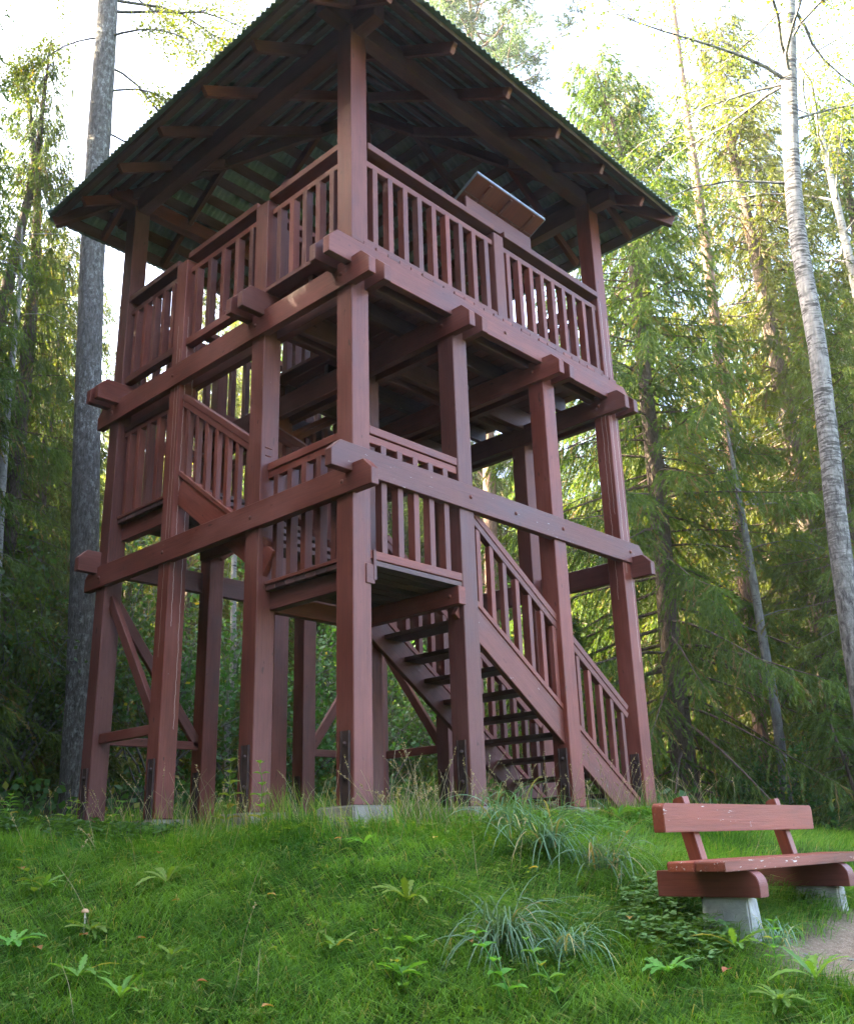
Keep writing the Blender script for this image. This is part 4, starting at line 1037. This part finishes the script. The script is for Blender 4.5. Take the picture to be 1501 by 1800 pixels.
# green leaf cover along the left crest and in front of the right posts, clover under the bench
def cover(name, n, cx, cy, rx, ry, hgt, size, mat, label, kind, three=False, seed=1, rot=0.):
    g = np.random.default_rng(seed); r_ = np.sqrt(g.random(n)); a_ = g.uniform(0, 6.28, n)
    lx, ly = rx*r_*np.cos(a_), ry*r_*np.sin(a_); x = cx+lx*math.cos(rot)-ly*math.sin(rot); y = cy+lx*math.sin(rot)+ly*math.cos(rot)
    k = fbm(x*3, y*3, seed) > .36; x, y = x[k], y[k]; n = len(x); z = H(x, y)+hgt*g.uniform(.35, 1.1, n)*(1.1-.5*r_[k])
    a = Acc(); tint = np.clip(.5+g.normal(size=n)*.25, 0, 1)
    for j in range(3 if three else 1):
        az = g.uniform(0, 6.28, n) if j == 0 else az+2.094
        d = np.stack([np.cos(az), np.sin(az), g.normal(size=n)*.25], -1); s_ = np.stack([-np.sin(az), np.cos(az), g.normal(size=n)*.2], -1)
        ln = (size*g.uniform(.7, 1.25, n))[:, None]; C = np.stack([x, y, z], -1)
        a.quads(np.stack([C, C+d*ln*.6+s_*ln*.48, C+d*ln*1.05, C+d*ln*.6-s_*ln*.48], 1), tint)
    me = a.mesh(name, mat); return tag(obj(name, me), label, kind, kind='stuff')
cover("clover", 900, .10, -2.58, .75, .33, .19, .034, M_CLOVER, "clover patch spreading under the bench's near end", "clover", True, 5, .6)
cover("ground_elder", 2600, -.9, 3.2, .75, 2.1, .20, .055, M_BUSH, "leafy ground cover along the left crest of the mound", "ground cover", True, 8, .0)
cover("low_herbs", 1300, 2.2, -.55, 1.7, .30, .15, .04, M_WEED, "low herbs in front of the right-hand posts", "herbs", True, 9)
cover("meadow_herbs", 900, -1.0, -1.0, 2.0, 1.6, .13, .028, M_WEED, "scattered small herbs in the grass", "herbs", True, 10)
# dry stalks with seed heads
a = Acc(); g = np.random.default_rng(44)
for i in range(330):
    if i < 150: x, y = g.uniform(-.1, 4.9), -.32+g.normal()*.13
    elif i < 240: x, y = -.35+g.normal()*.14, g.uniform(-.2, 4.6)
    elif i < 295: x, y = g.uniform(-.3, .9), g.uniform(-.75, -.3)
    else:
        s, t = g.uniform(5, 7.5), g.uniform(-3, 2.2); x, y = st2w(s, t)
    if dirt_mask(np.array([x]), np.array([y]))[0] > .3: continue
    az = g.uniform(0, 6.28); P = branch_path(g, (x, y, Hs(x, y)-.01), (math.cos(az)*.35, math.sin(az)*.35, 1), g.uniform(.30, .68) if i < 240 else g.uniform(.22, .5), 7, g.uniform(.2, 1.3), .06)
    a.tube(P, np.linspace(.0022, .0012, 7), 3, g.random())
    if g.random() < .55:
        m = 14; C = P[5]+(P[6]-P[5])*g.random(m)[:, None]*1.3
        a.quads(leaf_quads(g, C, .014, -.3), np.full(m, .6), np.full(m, .5))
tag(obj("dry_stalks", a.mesh("dry_stalks", M_STRAW)), "dry straw-coloured stalks standing along the crest", "dry stalks", kind='stuff')
# little mushroom
bm = bmesh.new(); r = bmesh.ops.create_uvsphere(bm, u_segments=14, v_segments=8, radius=.022)
for v in bm.verts: v.co = Vector((v.co.x, v.co.y, .088+max(v.co.z, -.004)*.85))
me = bpy.data.meshes.new("mushroom_cap"); bm.to_mesh(me); bm.free(); me.materials.append(mat_plain("mushroom_cap", (.45, .27, .14), .6))
mr = tag(empty("mushroom", (-2.10, -.02, Hs(-2.10, -.02)+.03)), "tiny brown-capped mushroom on a pale stem on the left slope", "mushroom")
obj("cap", me, mr, WM[mr.name])
V_, q_ = tube([(0, 0, -.06), (.003, 0, .03), (0, 0, .09)], [.006, .005, .005], 8)
obj("stem", raw_mesh("mushroom_stem", V_, [q_], mat_plain("mushroom_stem", (.60, .52, .40), .7)), mr, WM[mr.name])
# fallen leaves
g = np.random.default_rng(3)
def fallen(seed):
    g = np.random.default_rng(seed); a = Acc(); ovate(a, (0, 0, 0), (1, 0, .25), .06, .045, g.random(), g, g.random()*.9); return a.mesh("fallen_leaf", M_FALLEN)
LEAFL = ["fallen leaf right of the low left dandelion", "fallen leaf on the left slope level with the mushroom", "fallen leaf at the left edge below the dandelion", "fallen leaf in the grass between the middle dandelions",
         "fallen leaf on the crest below the second right-hand post", "fallen leaf low on the slope straight under the mushroom's right", "fallen leaf lying just beside the mushroom stem", "fallen leaf between the large sedge tuft and the dandelion",
         "fallen leaf high on the right slope behind the bench back", "fallen leaf just below the near corner footing", "fallen leaf halfway down under the second left footing", "fallen leaf upslope of the mushroom",
         "fallen leaf at the rim of the clover patch", "fallen leaf at the bottom edge of the grass", "fallen leaf between the two right-hand sedge tufts", "fallen leaf on the left crest by the ground cover", "fallen leaf in the very middle of the slope", "fallen leaf just left of the dirt path end"]
FL = [fallen(k) for k in range(4)]
for i, (x, y) in enumerate([(-2.03, -.49), (-1.68, -.34), (-2.44, -.14), (-1.42, -1.2), (-.11, -.94), (-2.11, -1.18), (-2.2, -.25), (-1.02, -1.99), (1.45, -1.4), (-.63, -.57), (-1.36, -.75), (-1.36, .41), (-.18, -2.43), (-2.04, -1.61), (.1, -1.61), (-2.05, .98), (-1.26, -1.55), (-.54, -3.18)]):
    plant("fallen_leaf", LEAFL[i], FL[i % 4], x, y, i*2.4, g.uniform(.8, 1.3), "leaves fallen on the grass", "leaf", .11)
# stones and twigs on the path
g = np.random.default_rng(12)
bm = bmesh.new()
for i in range(700):
    x = g.uniform(.0, 6.5); y = np.interp(x, PATH[:, 0], PATH[:, 1])+g.normal()*.22
    r = bmesh.ops.create_icosphere(bm, subdivisions=1, radius=.004+.02*g.random()**3); z = Hs(x, y)
    for v in r['verts']: v.co = Vector((x+v.co.x*1.2, y+v.co.y, z+v.co.z*.6))
me = bpy.data.meshes.new("path_gravel"); bm.to_mesh(me); bm.free(); me.materials.append(mat_concrete("pebble", (.30, .28, .25)))
tag(obj("path_gravel", me), "small stones lying on the dirt path", "gravel", kind='stuff')
# ---------------------------------------------------------------- air: thin scattering volume added to imitate lens veil
mt = bpy.data.materials.new("air"); mt.use_nodes = True; t = mt.node_tree; t.nodes.clear()
o_ = t.nodes.new("ShaderNodeOutputMaterial"); pv = t.nodes.new("ShaderNodeVolumePrincipled")
pv.inputs['Color'].default_value = (.96, .97, 1, 1); pv.inputs['Density'].default_value = .0007; pv.inputs['Anisotropy'].default_value = .45
t.links.new(pv.outputs[0], o_.inputs['Volume'])
hv = np.array([[sx*430, sy*430, z] for z in (float(GZ.min())-1.5, 33.0) for sx, sy in ((-1, -1), (1, -1), (1, 1), (-1, 1))])
tag(obj("veil_haze", raw_mesh("veil_haze", hv, [np.array([[0, 3, 2, 1], [4, 5, 6, 7], [0, 1, 5, 4], [1, 2, 6, 5], [2, 3, 7, 6], [3, 0, 4, 7]])], mt)), "faint mist volume added to stand in for lens veil", "veil_haze", kind='stuff')
SC.cycles.volume_bounces = 1
